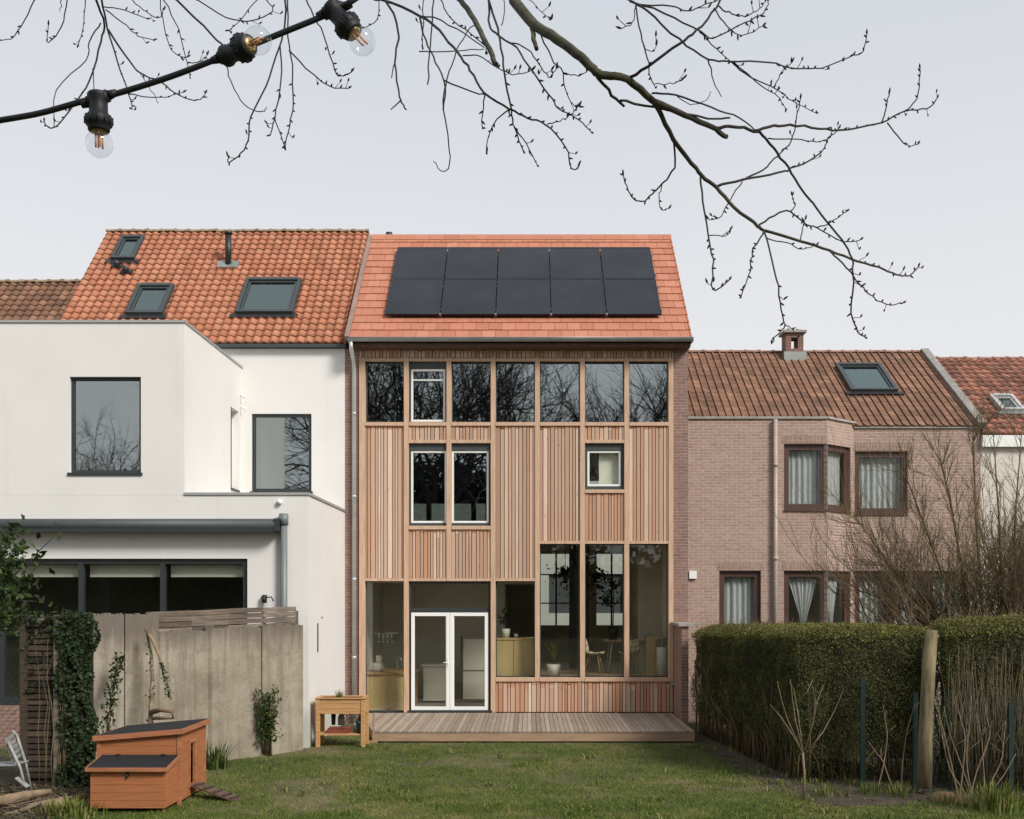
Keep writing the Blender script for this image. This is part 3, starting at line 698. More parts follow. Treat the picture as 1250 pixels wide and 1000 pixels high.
mb = MB(); mb.box(-1.55, -.72, 2.1, 2.7, ZD + .1, 1.75); mb.build('body', PLASTER, fr); mb = MB(); mb.box(-1.55, -.72, 2.08, 2.097, 1.0, 1.01); mb.box(-1.60, -1.56, 2.06, 2.11, ZD + .1, 1.8); mb.build('edge', CHARM, fr)
fr = thing('kitchen_island', 'pale low island seen through the left door leaf', 'cupboard', (-2.1, 2.6, ZD))
mb = MB(); mb.box(-2.5, -1.85, 2.2, 2.9, ZD + .05, 1.1); mb.build('body', PLASTER, fr); mb = MB(); mb.box(-2.55, -1.8, 2.15, 2.95, 1.1, 1.14); mb.build('worktop', PLASTER, fr)
cb = thing('plywood_cabinet', 'plywood cabinet standing low behind the window right of the door', 'cabinet', (-.28, .7, ZD))
for (x0, x1) in ((-.70, -.33), (-.32, .12)):
    mb = MB(); mb.box(x0, x1, .36, .8, ZD, Z(781, 24.4)); mb.build('cupboard_door', PLY, cb)
mb = MB(); mb.box(-.72, .14, .34, .82, Z(781, 24.4), Z(780, 24.4) + .02); mb.build('top', PLY, cb)
pot_plant('pot_plant', 'small plant in a white pot on the plywood cabinet', (-.5, .58, Z(780, 24.4) + .02), .10, .20, .5, 60, POTW, LEAFI)
mb = MB(); mb.lathe((-.27, .5, Z(780, 24.4) + .02), [(0, 0), (.04, 0), (.05, .09), (.04, .09), (.035, .02), (0, .02)], n=12)
tag(mb.build('cup', POTW), 'small white cup beside the plant on the plywood cabinet', 'cup')
ZR = Z(827) - .015
mb = MB(); mb.box(.22, 3.12, .31, 6.7, ZD + .001, ZR); mb.build('raised_floor', WOODI, H)
pot_plant('sword_plant', 'upright green plant in a round white pot behind the tall window', (.57, .60, ZR), .17, .27, .62, 54, POTW, GRASS, strap=True)
# table and chairs
tb = thing('dining_table', 'wooden dining table on thin pale legs behind the glass', 'table', (2.3, 2.0, ZR))
mb = MB(); mb.box(1.78, 2.95, 1.5, 2.6, ZR + .73, ZR + .76); mb.build('tabletop', WOODI, tb)
for x in (1.95, 2.75):
    for y in (1.65, 2.45): mb = MB(); mb.tube([(x, y, ZR + .73), (x + (.08 if x > 2.2 else -.08), y, ZR)], .018, 6); mb.build('leg', POTW, tb)
def chair(x, y, rz, lab):
    t = thing('shell_chair', lab, 'chair', (x, y, ZR)); T = Matrix.Translation((x, y, ZR)) @ Matrix.Rotation(rz, 4, 'Z') @ Matrix.Diagonal((.95, .95, .74, 1))
    mb = MB(T); rows = []
    for (yy, zz, ww) in ((-.22, .66, .17), (-.12, .63, .2), (.05, .62, .22), (.17, .66, .22), (.23, .82, .21), (.26, .98, .17), (.27, 1.05, .10)):
        rows.append([(ww * u, yy + .0 - .05 * abs(u) ** 2 * (1 if zz > .7 else 0), zz + .05 * u * u) for u in (-1, -.5, 0, .5, 1)])
    for r0, r1 in zip(rows, rows[1:]):
        for q in range(4): mb.face([r0[q], r0[q + 1], r1[q + 1], r1[q]], sm=True)
    o = mb.build('seat_shell', CUSH, t); sm = o.modifiers.new('thick', 'SOLIDIFY'); sm.thickness = .015
    for sx in (-1, 1):
        for sy in (-1, 1): mb = MB(T); mb.tube([(sx * .1, sy * .1, .61), (sx * .21, sy * .2, 0)], [.013, .01], 6); mb.build('leg', WOODI, t)
chair(1.50, 1.15, R(75), 'cream shell chair left of the dining table')
chair(2.30, 1.25, R(195), 'cream shell chair in front of the dining table')
chair(2.55, 2.95, R(10), 'cream shell chair behind the dining table')
pot_plant('tall_pot_plant', 'tall leafy plant in a dark pot on the dining table', (2.0, 2.0, ZR + .76), .13, .32, 1.35, 220, POTD, LEAFI)
for (px, py, d, n_, sz_, lab) in ((690, 700, 29.0, 150, .12, 'dark leafy plant hanging inside the first tall window'), (728, 705, 28.0, 110, .11, 'dark trailing plant hanging inside the second tall window')):
    c = P(px, py, d); t = thing('hanging_plant', lab, 'plant', (c.x, c.y, 4.03)); mb = MB(); mb.tube([(c.x, c.y, 4.03), (c.x, c.y, c.z + .1)], .008, 5); mb.lathe((c.x, c.y, c.z - .05), [(0, 0), (.09, .02), (.13, .14), (.12, .15), (0, .12)], n=12); mb.build('pot', POTD, t)
    pv = [(c.x + random.gauss(0, .14), c.y + random.gauss(0, .12), c.z + .1 - abs(random.gauss(0, .28)) + random.random() * .15) for _ in range(n_)]; cards('leaves', pv, sz_, RNG.beta(1.5, 3, n_), LEAFI, t, aspect=.4)
sk = thing('side_cabinet', 'narrow plywood end cabinet with pale roll at the right window', 'cabinet', (2.8, .9, ZD))
mb = MB(); mb.box(2.66, 2.86, .8, 1.2, ZR, 1.82); mb.box(2.66, 3.1, .8, 1.25, 1.82, 1.86); mb.build('body', PLY, sk)
mb = MB(); mb.lathe((2.98, .62, ZR), [(0, 0), (.12, 0), (.12, .62), (.11, .64), (0, .64)]); tag(mb.build('bin', POTW), 'pale round bin beside the plywood end cabinet', 'bin')
pd = thing('pendant_lamp', 'white cone pendant lamp inside the right window', 'lamp', (2.66, 1.0, 4.03))
c = P(791, 690, 25); mb = MB(); mb.tube([(c.x, c.y, 4.03), (c.x, c.y, c.z + .08)], .006, 5); mb.build('cord', BLACKM, pd)
mb = MB(); mb.lathe((c.x, c.y, c.z - .05), [(.10, 0), (.07, .06), (.03, .12), (.02, .16), (0, .16)], n=14); mb.build('lamp_shade', WFRAME, pd)
bd = thing('daybed', 'cream daybed behind the attic windows', 'bed', (-2.9, .7, 6.5))
mb = MB(); mb.box(-3.6, -1.35, .4, 1.3, 6.5, 6.66); mb.build('mattress', CUSH, bd, bevel=.05)
mb = MB(); mb.box(-3.3, -2.75, .4, .75, 6.66, 6.80); mb.box(-1.7, -1.45, .4, .8, 6.66, 6.74); mb.build('pillow', WPLAST, bd, bevel=.05)
mb = MB(); mb.box(.2 - .32, .2 - .06, .6, .8, 6.5, 6.95); tag(mb.build('paper_lamp', CUSH, bevel=.05), 'pale paper lamp behind the fourth attic window', 'lamp')

# across the street, seen through the house
SHZ = 8.5
sh = thing('street_house', 'pale house across the street seen through the windows', 'house', (2, 19, 0))
mb = MB(); wall(mb, -9, 9, 0, SHZ, 19, 25, [(x, x + 1.1, 2.1, 3.6) for x in (-7, -4, -1, .8, 2.6, 5)]); mb.build('wall', STREETW, sh)
mb = MB(); mb.prism([(18.8, SHZ), (25.2, SHZ), (22, 11.0)], 'x', -9.1, 9.1); mb.build('roof', BRN, sh)
mb = MB()
for x in (-7, -4, -1, .8, 2.6, 5): mb.box(x + .003, x + 1.097, 19.1, 19.15, 2.103, 3.597)
mb.build('window_panes', CHARM, sh)

# ================================================================== DECK
dk = thing('wooden_deck', 'brown timber deck along the foot of the timber house', 'deck', (0, -1.6, 0))
mb = MB(); x = -3.62; yf = -3.28
while x < 3.10:
    xe = x + .082
    # left end is cut at an angle
    def yl(xx): return min(-.03, yf) if xx > -2.93 else yf + (-2.93 - xx) / .69 * 3.1
    y0 = yf if x > -2.93 else max(yf, yl(x)); y1_ = yf if xe > -2.93 else yl(xe)
    if min(y0, y1_) < -.06:
        t_ = random.random(); dz = random.uniform(-.002, .002)
        mb.hexa([(x, y0, ZD - .03), (xe, y1_, ZD - .03), (xe, -.022, ZD - .03), (x, -.022, ZD - .03), (x, y0, ZD + dz - .004), (xe, y1_, ZD + dz - .004), (xe, -.022, ZD + dz - .004), (x, -.022, ZD + dz - .004)], t_)
    x = xe + .008
mb.build('deck_boards', DECK, dk)
mb = MB(); mb.box(-2.93, 3.13, yf + .01, yf + .045, .03, ZD - .034); mb.hexa([(-3.58, -.1, .03), (-2.935, yf + .05, .03), (-2.89, yf + .05, .03), (-3.54, -.1, .03), (-3.58, -.1, ZD - .034), (-2.935, yf + .05, ZD - .034), (-2.89, yf + .05, ZD - .034), (-3.54, -.1, ZD - .034)]); mb.build('fascia', DECKF, dk)
mb = MB()
for x in np.arange(-2.8, 3.0, 1.2): mb.box(x, x + .08, yf + .1, yf + .2, 0, ZD - .034)
mb.build('bearers', DARKW, dk)
mb = MB(); mb.box(-2.93, -2.895, yf - .05, yf - .01, 0, .56); mb.box(-3.02, -2.84, yf - .055, yf - .005, 0, .05); tag(mb.build('marker_post', DECKF), 'short reddish post at the left front corner of the deck', 'post')

# ================================================================== LEFT WHITE HOUSE
LH = thing('white_house', 'white rendered row house with flat roofed extensions and orange pantile roof', 'house', (-7, 0, 0))
mb = MB(); wall(mb, -10.4, -4.003, 0, 8.16, .02, .3, [(X(307), X(380), Z(600), Z(505))]); mb.build('main_wall', WHITE, LH)
mb = MB(); mb.box(-10.4, -4.003, 6.7, 7.0, 0, 8.16); mb.box(-10.4, -10.1, .3, 6.7, 0, 8.16); mb.prism([(.3, 8.16), (6.7, 8.16), (3.3, 11.4)], 'x', -10.35, -10.1); mb.box(-4.3, -4.003, .3, 6.7, 0, 8.16); mb.build('rear_walls', WHITE, LH)
mb = MB(); mb.box(-10.1, -4.3, .3, 6.7, 4.3, 4.5); mb.build('upper_floor', PLASTERD, LH)
pL = Plane(-10.42, -3.955, -.1, 8.24, 3.3, 11.80)
tiles(pL, 'pantile_roof', PAN, LH, .192, .235, 'pan', th=.028, amp=.042, jit=1)
roof_back(pL, LH, BRN, 7.0); ridge(pL, LH, RIDGE, .34, .10)
mb = MB(); mb.box(-10.4, -3.96, -.13, .018, 8.17, 8.235); mb.build('eaves_flashing', CHARM, LH)
skylight(pL, LH, [(149, 293), (178, 293), (165, 320), (137, 320)], blind=.85)
skylight(pL, LH, [(170, 352), (213, 352), (200, 387), (154, 387)], blind=.55)
skylight(pL, LH, [(301, 345), (368, 345), (359, 386), (289, 386)], blind=.45)
u, v = pL.hit(279, 326); mb = MB(pL.T); mb.box(u - .25, u + .25, v - .14, v + .14, .03, .085); mb.build('flue_flashing', ZINC, LH)
c = pL.T @ Vector((u, v, .03)); mb = MB(); mb.tube([c, c + Vector((0, 0, .75))], .075, 12); mb.tube([c + Vector((0, 0, .75)), c + Vector((0, 0, .80))], .10, 12); mb.build('flue_pipe', BLACKM, LH)
for px, py in ((144, 328), (155, 335)):
    u, v = pL.hit(px, py); mb = MB(pL.T); mb.box(u - .14, u + .14, v - .07, v + .07, .04, .085); mb.lathe((u, v, .085), [(.07, 0), (.08, .07), (.05, .12), (0, .12)], n=10); mb.build('roof_vent', BLACKM, LH)
# main wall window above the terrace
def smooth(pp, sub=3):
    out = []
    for i in range(len(pp) - 1):
        p0, p1, p2, p3 = pp[max(i - 1, 0)], pp[i], pp[i + 1], pp[min(i + 2, len(pp) - 1)]
        for k in range(sub):
            t = k / sub; out.append(.5 * ((2 * p1) + (p2 - p0) * t + (2 * p0 - 5 * p1 + 4 * p2 - p3) * t * t + (3 * p1 - p0 - 3 * p2 + p3) * t ** 3))
    out.append(pp[-1]); return out
def dark_window(parent, x0, x1, z0, z1, y, fw, gm, mull=(), name='window', sill=.03, depth=.10):
    mb = MB(); frame(mb, x0 + .002, x1 - .002, z0 + .002, z1 - .002, y, y + depth, fw, mull); f = mb.build(name, CHAR, parent)
    p = MB(); p.box(x0 + fw, x1 - fw, y + .04, y + .046, z0 + fw, z1 - fw); p.build('pane', gm, f)
    if sill: s_ = MB(); s_.box(x0 - sill, x1 + sill, y - .10, y - .002, z0 - .05, z0 - .001); s_.build('sill', CHAR, f)
    return f
wn = dark_window(LH, X(307), X(380), Z(600), Z(505), .06, .065, G_UP)
mb = MB()
for k in range(14): mb.face([(X(314) + k * .012, .35 + .03 * (k % 2), Z(598)), (X(314) + (k + 1) * .012, .35 + .03 * ((k + 1) % 2), Z(598)), (X(314) + (k + 1) * .012, .35 + .03 * ((k + 1) % 2), Z(508)), (X(314) + k * .012, .35 + .03 * (k % 2), Z(508))])
mb.build('curtain', CURT, wn)
mb = MB(); mb.box(-5.9, -4.8, .9, .95, 4.5, 7); mb.build('room_partition', PLASTER, LH)
# upper box
XB = -6.25; ZB = 7.73; yF = -4.0
wx0, wx1, wz0, wz1 = X(85, 20), X(172, 20), Z(577, 20), Z(460, 20)
mb = MB(); wall(mb, -14, XB, 4.60, ZB, yF, yF + .3, [(wx0, wx1, wz0, wz1)])
sy0, sy1, sz0, sz1 = -.88, -.26, 5.0, 6.74
mb.box(XB - .3, XB, yF + .3, sy0, 4.4, ZB); mb.box(XB - .3, XB, sy1, .02, 4.4, ZB); mb.box(XB - .3, XB, sy0, sy1, 4.4, sz0); mb.box(XB - .3, XB, sy0, sy1, sz1, ZB)
mb.box(-14, XB - .3, yF + .3, .0, ZB - .25, ZB - .02); mb.build('upper_extension', WHITE, LH)
mb = MB(); mb.box(-14, XB + .02, yF - .025, yF + .33, ZB, ZB + .045); mb.box(XB - .31, XB + .02, yF + .33, .02, ZB, ZB + .045); mb.build('coping', COPE, LH)
dark_window(LH, wx0, wx1, wz0, wz1, yF + .07, .05, G_UP)
mb = MB(); mb.box(wx0 - .5, wx1 + .5, yF + 1.2, yF + 1.25, 4.6, 7.4); mb.build('inner_wall', PLASTERD, LH)
mb = MB(); mb.box(XB - .2, XB - .16, sy0, sy1, sz0, sz1); f = mb.build('reflection_sheet', WFRAME, LH)  # solid white sheet; the reflection in the glass is put into its colour
mb = MB(); mb.box(XB - .155, XB + .01, sy0 + .001, sy0 + .04, sz0, sz1); mb.box(XB - .155, XB + .03, sy0 + .001, sy1 - .001, sz0 + .001, sz0 + .04); mb.build('side_frame', CHARM, f)
for z in (7.1, 6.85):
    mb = MB(); mb.tube([(XB - .02 + .02, -.12, z), (XB + .10, -.16, z)], .02, 8); mb.tube([(XB + .10, -.16, z), (XB + .10, -.16, z - .05)], .035, 8); mb.build('wall_fitting', WFRAME, LH)
# lower extension
ZL = 4.6; XL = -4.0
gx0, gx1, gz0, gz1 = -12.5, X(302, 20), .83, Z(682, 20)
mb = MB(); wall(mb, -14, XL, 0, ZL - .002, yF, yF + .3, [(gx0, gx1, gz0, gz1)])
mb.box(XL - .3, XL, yF + .3, .018, 0, ZL - .002); mb.box(-14, XL - .3, yF + .3, .018, 4.2, 4.36); mb.build('lower_extension', WHITE, LH)
mb = MB(); mb.box(XB + .003, XL + .025, yF - .025, yF + .33, ZL, ZL + .045); mb.box(XL - .31, XL + .025, yF + .33, .018, ZL, ZL + .045); mb.build('terrace_coping', COPE, LH)
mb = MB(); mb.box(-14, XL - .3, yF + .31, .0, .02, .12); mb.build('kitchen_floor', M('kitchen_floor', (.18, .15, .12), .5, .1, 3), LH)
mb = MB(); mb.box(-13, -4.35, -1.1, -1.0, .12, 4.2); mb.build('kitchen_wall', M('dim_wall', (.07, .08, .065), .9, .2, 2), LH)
mb = MB(); mb.box(-14, -9.0, yF - .03, yF - .004, 0, .78); mb.build('brick_plinth', BRK_M, LH)
fx = [gx0, -11, -9.6, X(97, 20), X(197, 20), gx1]
mb = MB(); frame(mb, gx0 + .002, gx1 - .002, gz0 + .002, gz1 - .002, yF + .06, yF + .18, .09, fx[1:-1]); mb.box(gx0 - .0, gx1, yF - .02, yF + .058, gz0 - .05, gz0 + .001); f = mb.build('sliding_window', CHAR, LH)
for a, b in zip(fx, fx[1:]):
    p = MB(); p.box(a + .05, b - .05, yF + .11, yF + .118, gz0 + .09, gz1 - .09); p.build('pane', G_LOW, f)
    p = MB(); p.box(a + .09, b - .07, yF + .26, yF + .27, gz1 - .33, gz1 - .1); p.build('blind', BLIND, f)
aw = MB(); c = P(169, 641, 19.82); n_ = 12
aw.tube([(-13, yF - .17, c.z), (X(336, 19.8), yF - .17, c.z)], .115, 14); aw.box(-13, X(336, 19.8), yF - .12, yF - .001, c.z - .06, c.z + .10); ao = aw.build('awning_cassette', CHARM, LH)
mb = MB(); mb.box(X(335.5, 19.8), X(341, 19.8), yF - .28, yF - .001, c.z - .115, c.z + .115); mb.box(-13, X(335, 19.8), yF - .30, yF - .26, c.z - .13, c.z - .07); mb.build('awning_end', CHAR, ao)
dx = X(345.5, 19.85); mb = MB(); mb.tube([(dx, yF - .09, Z(628, 19.9)), (dx, yF - .09, .1)], .066, 12); mb.tube([(dx, yF - .09, Z(641, 19.9)), (dx, yF - .09, Z(627, 19.9))], .085, 12); mb.build('downpipe', M('grey_pipe', (.15, .165, .165), .45, .08, 4), LH)
c = P(322, 730, 19.95); mb = MB(); mb.tube([(c.x, yF, c.z), (c.x, yF - .07, c.z)], .05, 10); mb.tube([(c.x + .02, yF - .07, c.z + .05), (c.x + .02, yF - .09, c.z - .09)], .045, 10); mb.tube([(c.x + .02, yF - .1, c.z), (c.x + .16, yF - .16, c.z + .02), (c.x + .20, yF - .16, c.z - .06)], .012, 6); mb.build('wall_spotlight', BLACKM, LH)
c = P(341, 613, 19.95); mb = MB(); mb.lathe((c.x, yF, c.z), [(.03, 0), (.05, .02), (.05, .06), (0, .07)], axis=(0, -1, 0), n=12); mb.build('wall_button', WFRAME, LH)
mb = MB(); mb.tube([(XL + .0, -2.7, 2.35), (XL + .02, -2.7, 2.35)], .02, 6); mb.box(XL, XL + .02, -3.15, -3.12, 1.7, 2.25); mb.build('cable_cover', CHARM, LH)
# far left neighbour
FL = thing('far_left_house', 'neighbouring house at far left with a dark brown tiled roof', 'house', (-14, 3, 0))
pF = Plane(-20, -10.43, -.1, 7.2, 3.3, 10.55); tiles(pF, 'tiled_roof', BRN, FL, .2, .24, 'pan', th=.028, amp=.04, jit=1); ridge(pF, FL, RIDGE, .34, .10); roof_back(pF, FL, BRN, 6.8)
mb = MB(); mb.box(-20, -10.43, .1, 6.7, 0, 7.1); mb.build('wall', BRK_M, FL)

# ================================================================== RIGHT BRICK HOUSE
BH = thing('brick_house', 'pink brick house with an angled bay and old brown roof', 'house', (7, .2, 0))
d1, d2 = 24.2, 24.9; yA, yC = d1 - 24, d2 - 24
xa, xb, xc, xd = 3.49, X(1010, d1), X(1042, d2), X(1197, d2)
zt = Z(511.5, d1); zt2 = Z(523, d2)
W1 = [(X(957, d1), xb - .004, Z(622, d1), Z(542, d1)), (X(957, d1), xb - .004, .9, Z(697, d1)), (X(878, d1), X(929, d1), .25, Z(697, d1))]
mb = MB(); wall(mb, xa, xb, 0, zt, yA, yA + .25, W1)
W2 = [(X(1043.5, d2), X(1108, d2), Z(627, d2), Z(551, d2)), (X(1043.5, d2), X(1182, d2), .9, Z(697, d2))]
wall(mb, xc, xd, 0, zt2, yC, yC + .25, W2)
mb.build('brick_wall', BRK_R, BH)
v_ = Vector((xc - xb, yC - yA, 0)); Ls = v_.length; ang = math.atan2(v_.y, v_.x); TS = Matrix.Translation((xb, yA, 0)) @ Matrix.Rotation(ang, 4, 'Z')
ws0, ws1 = .004, Ls - .13
zs = [(Z(622, d1), Z(542, d1)), (.9, Z(697, d1))]
mb = MB(TS); wall(mb, 0, Ls - .0, 0, zt, 0, .2, [(ws0, ws1, a, b) for a, b in zs]); mb.build('bay_wall', BRK_R, BH)
mb = MB(); mb.prism([(xa, yA + .02), (xb, yA + .02), (xc, yC + .02), (xc, yC + .6), (xa, yC + .6)], 'z', zt - .2, zt - .03); mb.build('flat_roof', ZINC, BH)
mb = MB(); mb.box(xa, xb + .01, yA - .04, yA + .27, zt, zt + .05); mb.box(xc, xd, yC - .04, yC + .12, zt2, zt2 + .05); mb.build('coping', CONC, BH)
mb = MB(TS); mb.box(.0, Ls + .03, -.04, .22, zt + .002, zt + .052); mb.build('bay_coping', CONC, BH)
mb = MB(); mb.box(xa, xa + .25, yA + .25, 7, 0, 6.4); mb.box(xd - .25, xd, yC + .25, 7.4, 0, 6.4); mb.box(xa, xd, 7.4, 7.65, 0, 6.4); mb.prism([(1.2, 6.4), (7.4, 6.4), (4.45, 8.7)], 'x', xd - .25, xd - .02); mb.prism([(1.2, 6.4), (7.4, 6.4), (4.45, 8.7)], 'x', xa, xa + .2); mb.build('side_walls', BRK_R, BH)
mb = MB(); mb.box(xa + .25, xd - .25, yC + .6, 7.4, 3.5, 3.7); mb.box(xa + .25, xd - .25, yC + 1.6, yC + 1.7, 0, 6.4); mb.build('inner_floors', PLASTERD, BH)
pR = Plane(xa - .02, X(1190, d2) + .05, yC - .06, zt2 + .05, 4.45, 9.07)
tiles(pR, 'tiled_roof', BRN, BH, .178, .26, 'rib', th=.012, amp=.03, jit=.9); roof_back(pR, BH, BRN, 7.9); ridge(pR, BH, M('old_ridge', (.20, .11, .07), .9, .35, 7, c2=(.34, .19, .13)), .36, .085)
skylight(pR, BH, [(1021, 449), (1077, 449), (1092, 481), (1036, 481)], blind=None)
mb = MB(pR.T); mb.box(pR.w - .02, pR.w + .17, -.05, pR.L, -.06, .10); mb.build('verge_flashing', M('old_zinc', (.23, .22, .20), .7, .25, 6), BH)
# soldier courses
mb = MB(); mb.box(X(955, d1), xb, yA - .006, yA + .1, Z(541, d1), Z(532, d1)); mb.box(X(955, d1), xb, yA - .006, yA + .1, Z(696.5, d1), Z(687, d1)); mb.box(X(876, d1), X(931, d1), yA - .006, yA + .1, Z(696.5, d1), Z(687, d1)); mb.box(xc, X(1108, d2), yC - .006, yC + .1, Z(550, d2), Z(540, d2)); mb.build('soldier_course', BRK_S, BH)
def bwindow(x0, x1, z0, z1, y, T=None, mull=(), kind='full', yo=.08):
    mb = MB(T); fw = .075; frame(mb, x0 + .002, x1 - .002, z0 + .002, z1 - .002, y + .07, y + .16, fw, mull); mb.box(x0 - .0, x1 + .0, y - .03, y + .068, z0 - .045, z0 + .0) ; f = mb.build('brown_window', BROWNF, BH)
    xs = [x0 + fw] + [m for m in mull] + [x1 - fw]
    for i, (a, b) in enumerate(zip(xs, xs[1:])):
        a += .05 if i else .0; b -= .05 if i < len(xs) - 2 else .0
        s_ = MB(T); frame(s_, a, b, z0 + fw, z1 - fw, y + .075, y + .13, .05); s_.build('sash', BROWNF, f)
        p = MB(T); p.box(a + .05, b - .05, y + .10, y + .106, z0 + fw + .05, z1 - fw - .05); p.build('pane', G_CURT, f)
        cu = MB(T); n = max(10, int((b - a) / .025)); zz = [z0, z0 + (z1 - z0) * .2, z0 + (z1 - z0) * .42, z0 + (z1 - z0) * .5, z0 + (z1 - z0) * .62, z0 + (z1 - z0) * .8, z1 - fw]
        def wx(t, z):
            q = (z - z0) / (z1 - z0)
            if kind == 'tied': 
                k = .065 + .43 * min(1, abs(q - .50) / .5) ** 1.2 if q > .50 else .065 + .10 * (.50 - q); return (a + b) / 2 + (t - .5) * (b - a) * 2 * k
            return a + t * (b - a)
        ph = random.uniform(0, 6)
        for j in range(len(zz) - 1):
            for i2 in range(n):
                t0, t1 = i2 / n, (i2 + 1) / n; o = lambda t: y + .22 + .022 * math.sin(t * n * 1.25 + ph) + .012 * math.sin(t * 17 + ph)
                cu.face([(wx(t0, zz[j]), o(t0), zz[j]), (wx(t1, zz[j]), o(t1), zz[j]), (wx(t1, zz[j + 1]), o(t1), zz[j + 1]), (wx(t0, zz[j + 1]), o(t0), zz[j + 1])], sm=True)
        cu.build('curtain', CURT, f)
    return f
G_CURT = glass_mat('glass_house', .03, (.88, .9, .9))
bwindow(*W1[0], yA); bwindow(*W1[1], yA, kind='tied'); bwindow(*W1[2], yA)
bwindow(*W2[0], yC); bwindow(*W2[1], yC, mull=[X(1088, d2), X(1135, d2)])
bwindow(ws0, ws1, *zs[0], 0, T=TS); bwindow(ws0, ws1, *zs[1], 0, T=TS, kind='tied')
mb = MB(); x = X(947, 24.1); mb.tube([(x, yA - .07, zt - .02), (x, yA - .07, 0)], .047, 10)
for z in (5.6, 3.55, 1.5): mb.tube([(x, yA - .07, z), (x, yA - .07, z + .08)], .058, 10)
mb.build('downpipe', M('tan_pipe', (.36, .30, .26), .5, .12, 5), BH)
mb = MB(); mb.box(X(841, d1), X(850, d1), yA - .06, yA - .001, Z(706.5, d1), Z(697, d1)); mb.build('wall_box', WFRAME, BH)
# chimney
ch = MB(); x0, x1 = X(957.5, 28.2), X(979, 28.2); zc = Z(408, 28.2)
ch.box(x0, x1, 4.05, 4.5, 8.4, zc - .40); 
for (a, b) in ((x0, x0 + .14), (x1 - .14, x1)): ch.box(a, b, 4.05, 4.5, zc - .40, zc - .12)
ch.box(x0, x1, 4.05, 4.5, zc - .12, zc); co_ = ch.build('chimney', BRK_C, BH)
mb = MB(); mb.box(x0 - .07, x1 + .07, 3.98, 4.57, zc, zc + .06); mb.build('cap', CONC, co_)
mb = MB(); mb.box(x0 - .06, x1 + .06, 3.97, 4.58, 8.75, 8.98); mb.build('lead_apron', ZINC, co_)
cards('moss', [(random.uniform(x0, x1), random.uniform(4, 4.5), zc + .07 + random.random() * .05) for _ in range(60)], .05, RNG.random(60), LEAFH, co_)

# far right house
FR = thing('far_right_house', 'cream painted house at far right with patchy red roof', 'house', (13, 1, 0))
pX = Plane(X(1196, d2) + .02, 18, yC - .08, Z(531, d2), 4.45, Z(438, 28.45)); tiles(pX, 'tiled_roof', RED, FR, .2, .26, 'pan', th=.028, amp=.035, jit=1)
ridge(pX, FR, M('red_ridge', (.26, .13, .09), .9, .3, 8, c2=(.36, .19, .14)), .36, .085); roof_back(pX, FR, BRN, 7.9)
# strip of roof left of the verge, up to the shared rake
pX2 = Plane(pR.o.x + pR.w + .15, X(1196, d2) + .02, yC - .08, Z(531, d2), 4.45, Z(438, 28.45)) if X(1196, d2) - (pR.o.x + pR.w) > .3 else None
skylight(pX, FR, [(1208, 487), (1236, 487), (1249, 505), (1220, 505)], fm=M('pale_zinc', (.42, .43, .42), .5, .1, 5))
mb = MB(); mb.box(xd + .002, 18, yC + .02, 7, 0, Z(531, d2)); mb.build('wall', WHITE2, FR)
mb = MB(); mb.box(xd + .01, 18, yC - .10, yC + .0, Z(546, d2), Z(532, d2)); mb.build('gutter_board', WFRAME, FR)

# ================================================================== low brick wall beside the deck
gw = thing('low_brick_wall', 'low brick garden wall with a stone cap between deck and hedge', 'wall', (3.3, -.8, 0))
mb = MB(); mb.box(3.165, 3.31, -1.25, -.035, 0, 2.14); mb.build('wall', BRK_M, gw)
mb = MB(); mb.box(3.10, 3.52, -1.30, -.035, 2.14, 2.20); mb.build('cap', CONC, gw)

# ================================================================== PLANTER TABLE
pt = thing('raised_planter', 'raised wooden planter box on legs beside the deck', 'planter', (-3.44, -3.5, 0))
PX0, PX1, PY0, PY1, PH = -3.885, -2.985, -3.90, -3.40, .885
for x in (PX0, PX1 - .075):
    for y in (PY0, PY1 - .06): mb = MB(); mb.box(x, x + .075, y, y + .06, 0, PH); mb.build('leg', PLANT, pt, bevel=.004)
mb = MB()
for k, (z0, z1) in enumerate(((PH - .275, PH - .185), (PH - .182, PH - .09), (PH - .087, PH - .004))):
    mb.box(PX0 + .077, PX1 - .077, PY0 + .012, PY0 + .035, z0, z1); mb.box(PX0 + .077, PX1 - .077, PY1 - .035, PY1 - .012, z0, z1)
    mb.box(PX0 + .012, PX0 + .035, PY0 + .062, PY1 - .062, z0, z1); mb.box(PX1 - .035, PX1 - .012, PY0 + .062, PY1 - .062, z0, z1)
mb.build('box_boards', PLANT, pt, bevel=.003)
mb = MB(); mb.box(PX0 - .01, PX1 + .01, PY0 - .015, PY0 + .06, PH + .001, PH + .02); mb.box(PX0 - .01, PX1 + .01, PY1 - .06, PY1 + .015, PH + .001, PH + .02); mb.box(PX0 - .01, PX0 + .06, PY0 + .06, PY1 - .06, PH + .001, PH + .02); mb.box(PX1 - .06, PX1 + .01, PY0 + .06, PY1 - .06, PH + .001, PH + .02); mb.build('rim', PLANT, pt)
mb = MB(); mb.box(PX0 + .04, PX1 - .04, PY0 + .04, PY1 - .04, PH - .26, PH - .05); mb.build('soil_fill', SOIL, pt)
mb = MB(); mb.box(PX0 + .02, PX1 - .02, PY0 + .02, PY1 - .02, .22, .245); mb.build('shelf', PLANT, pt)
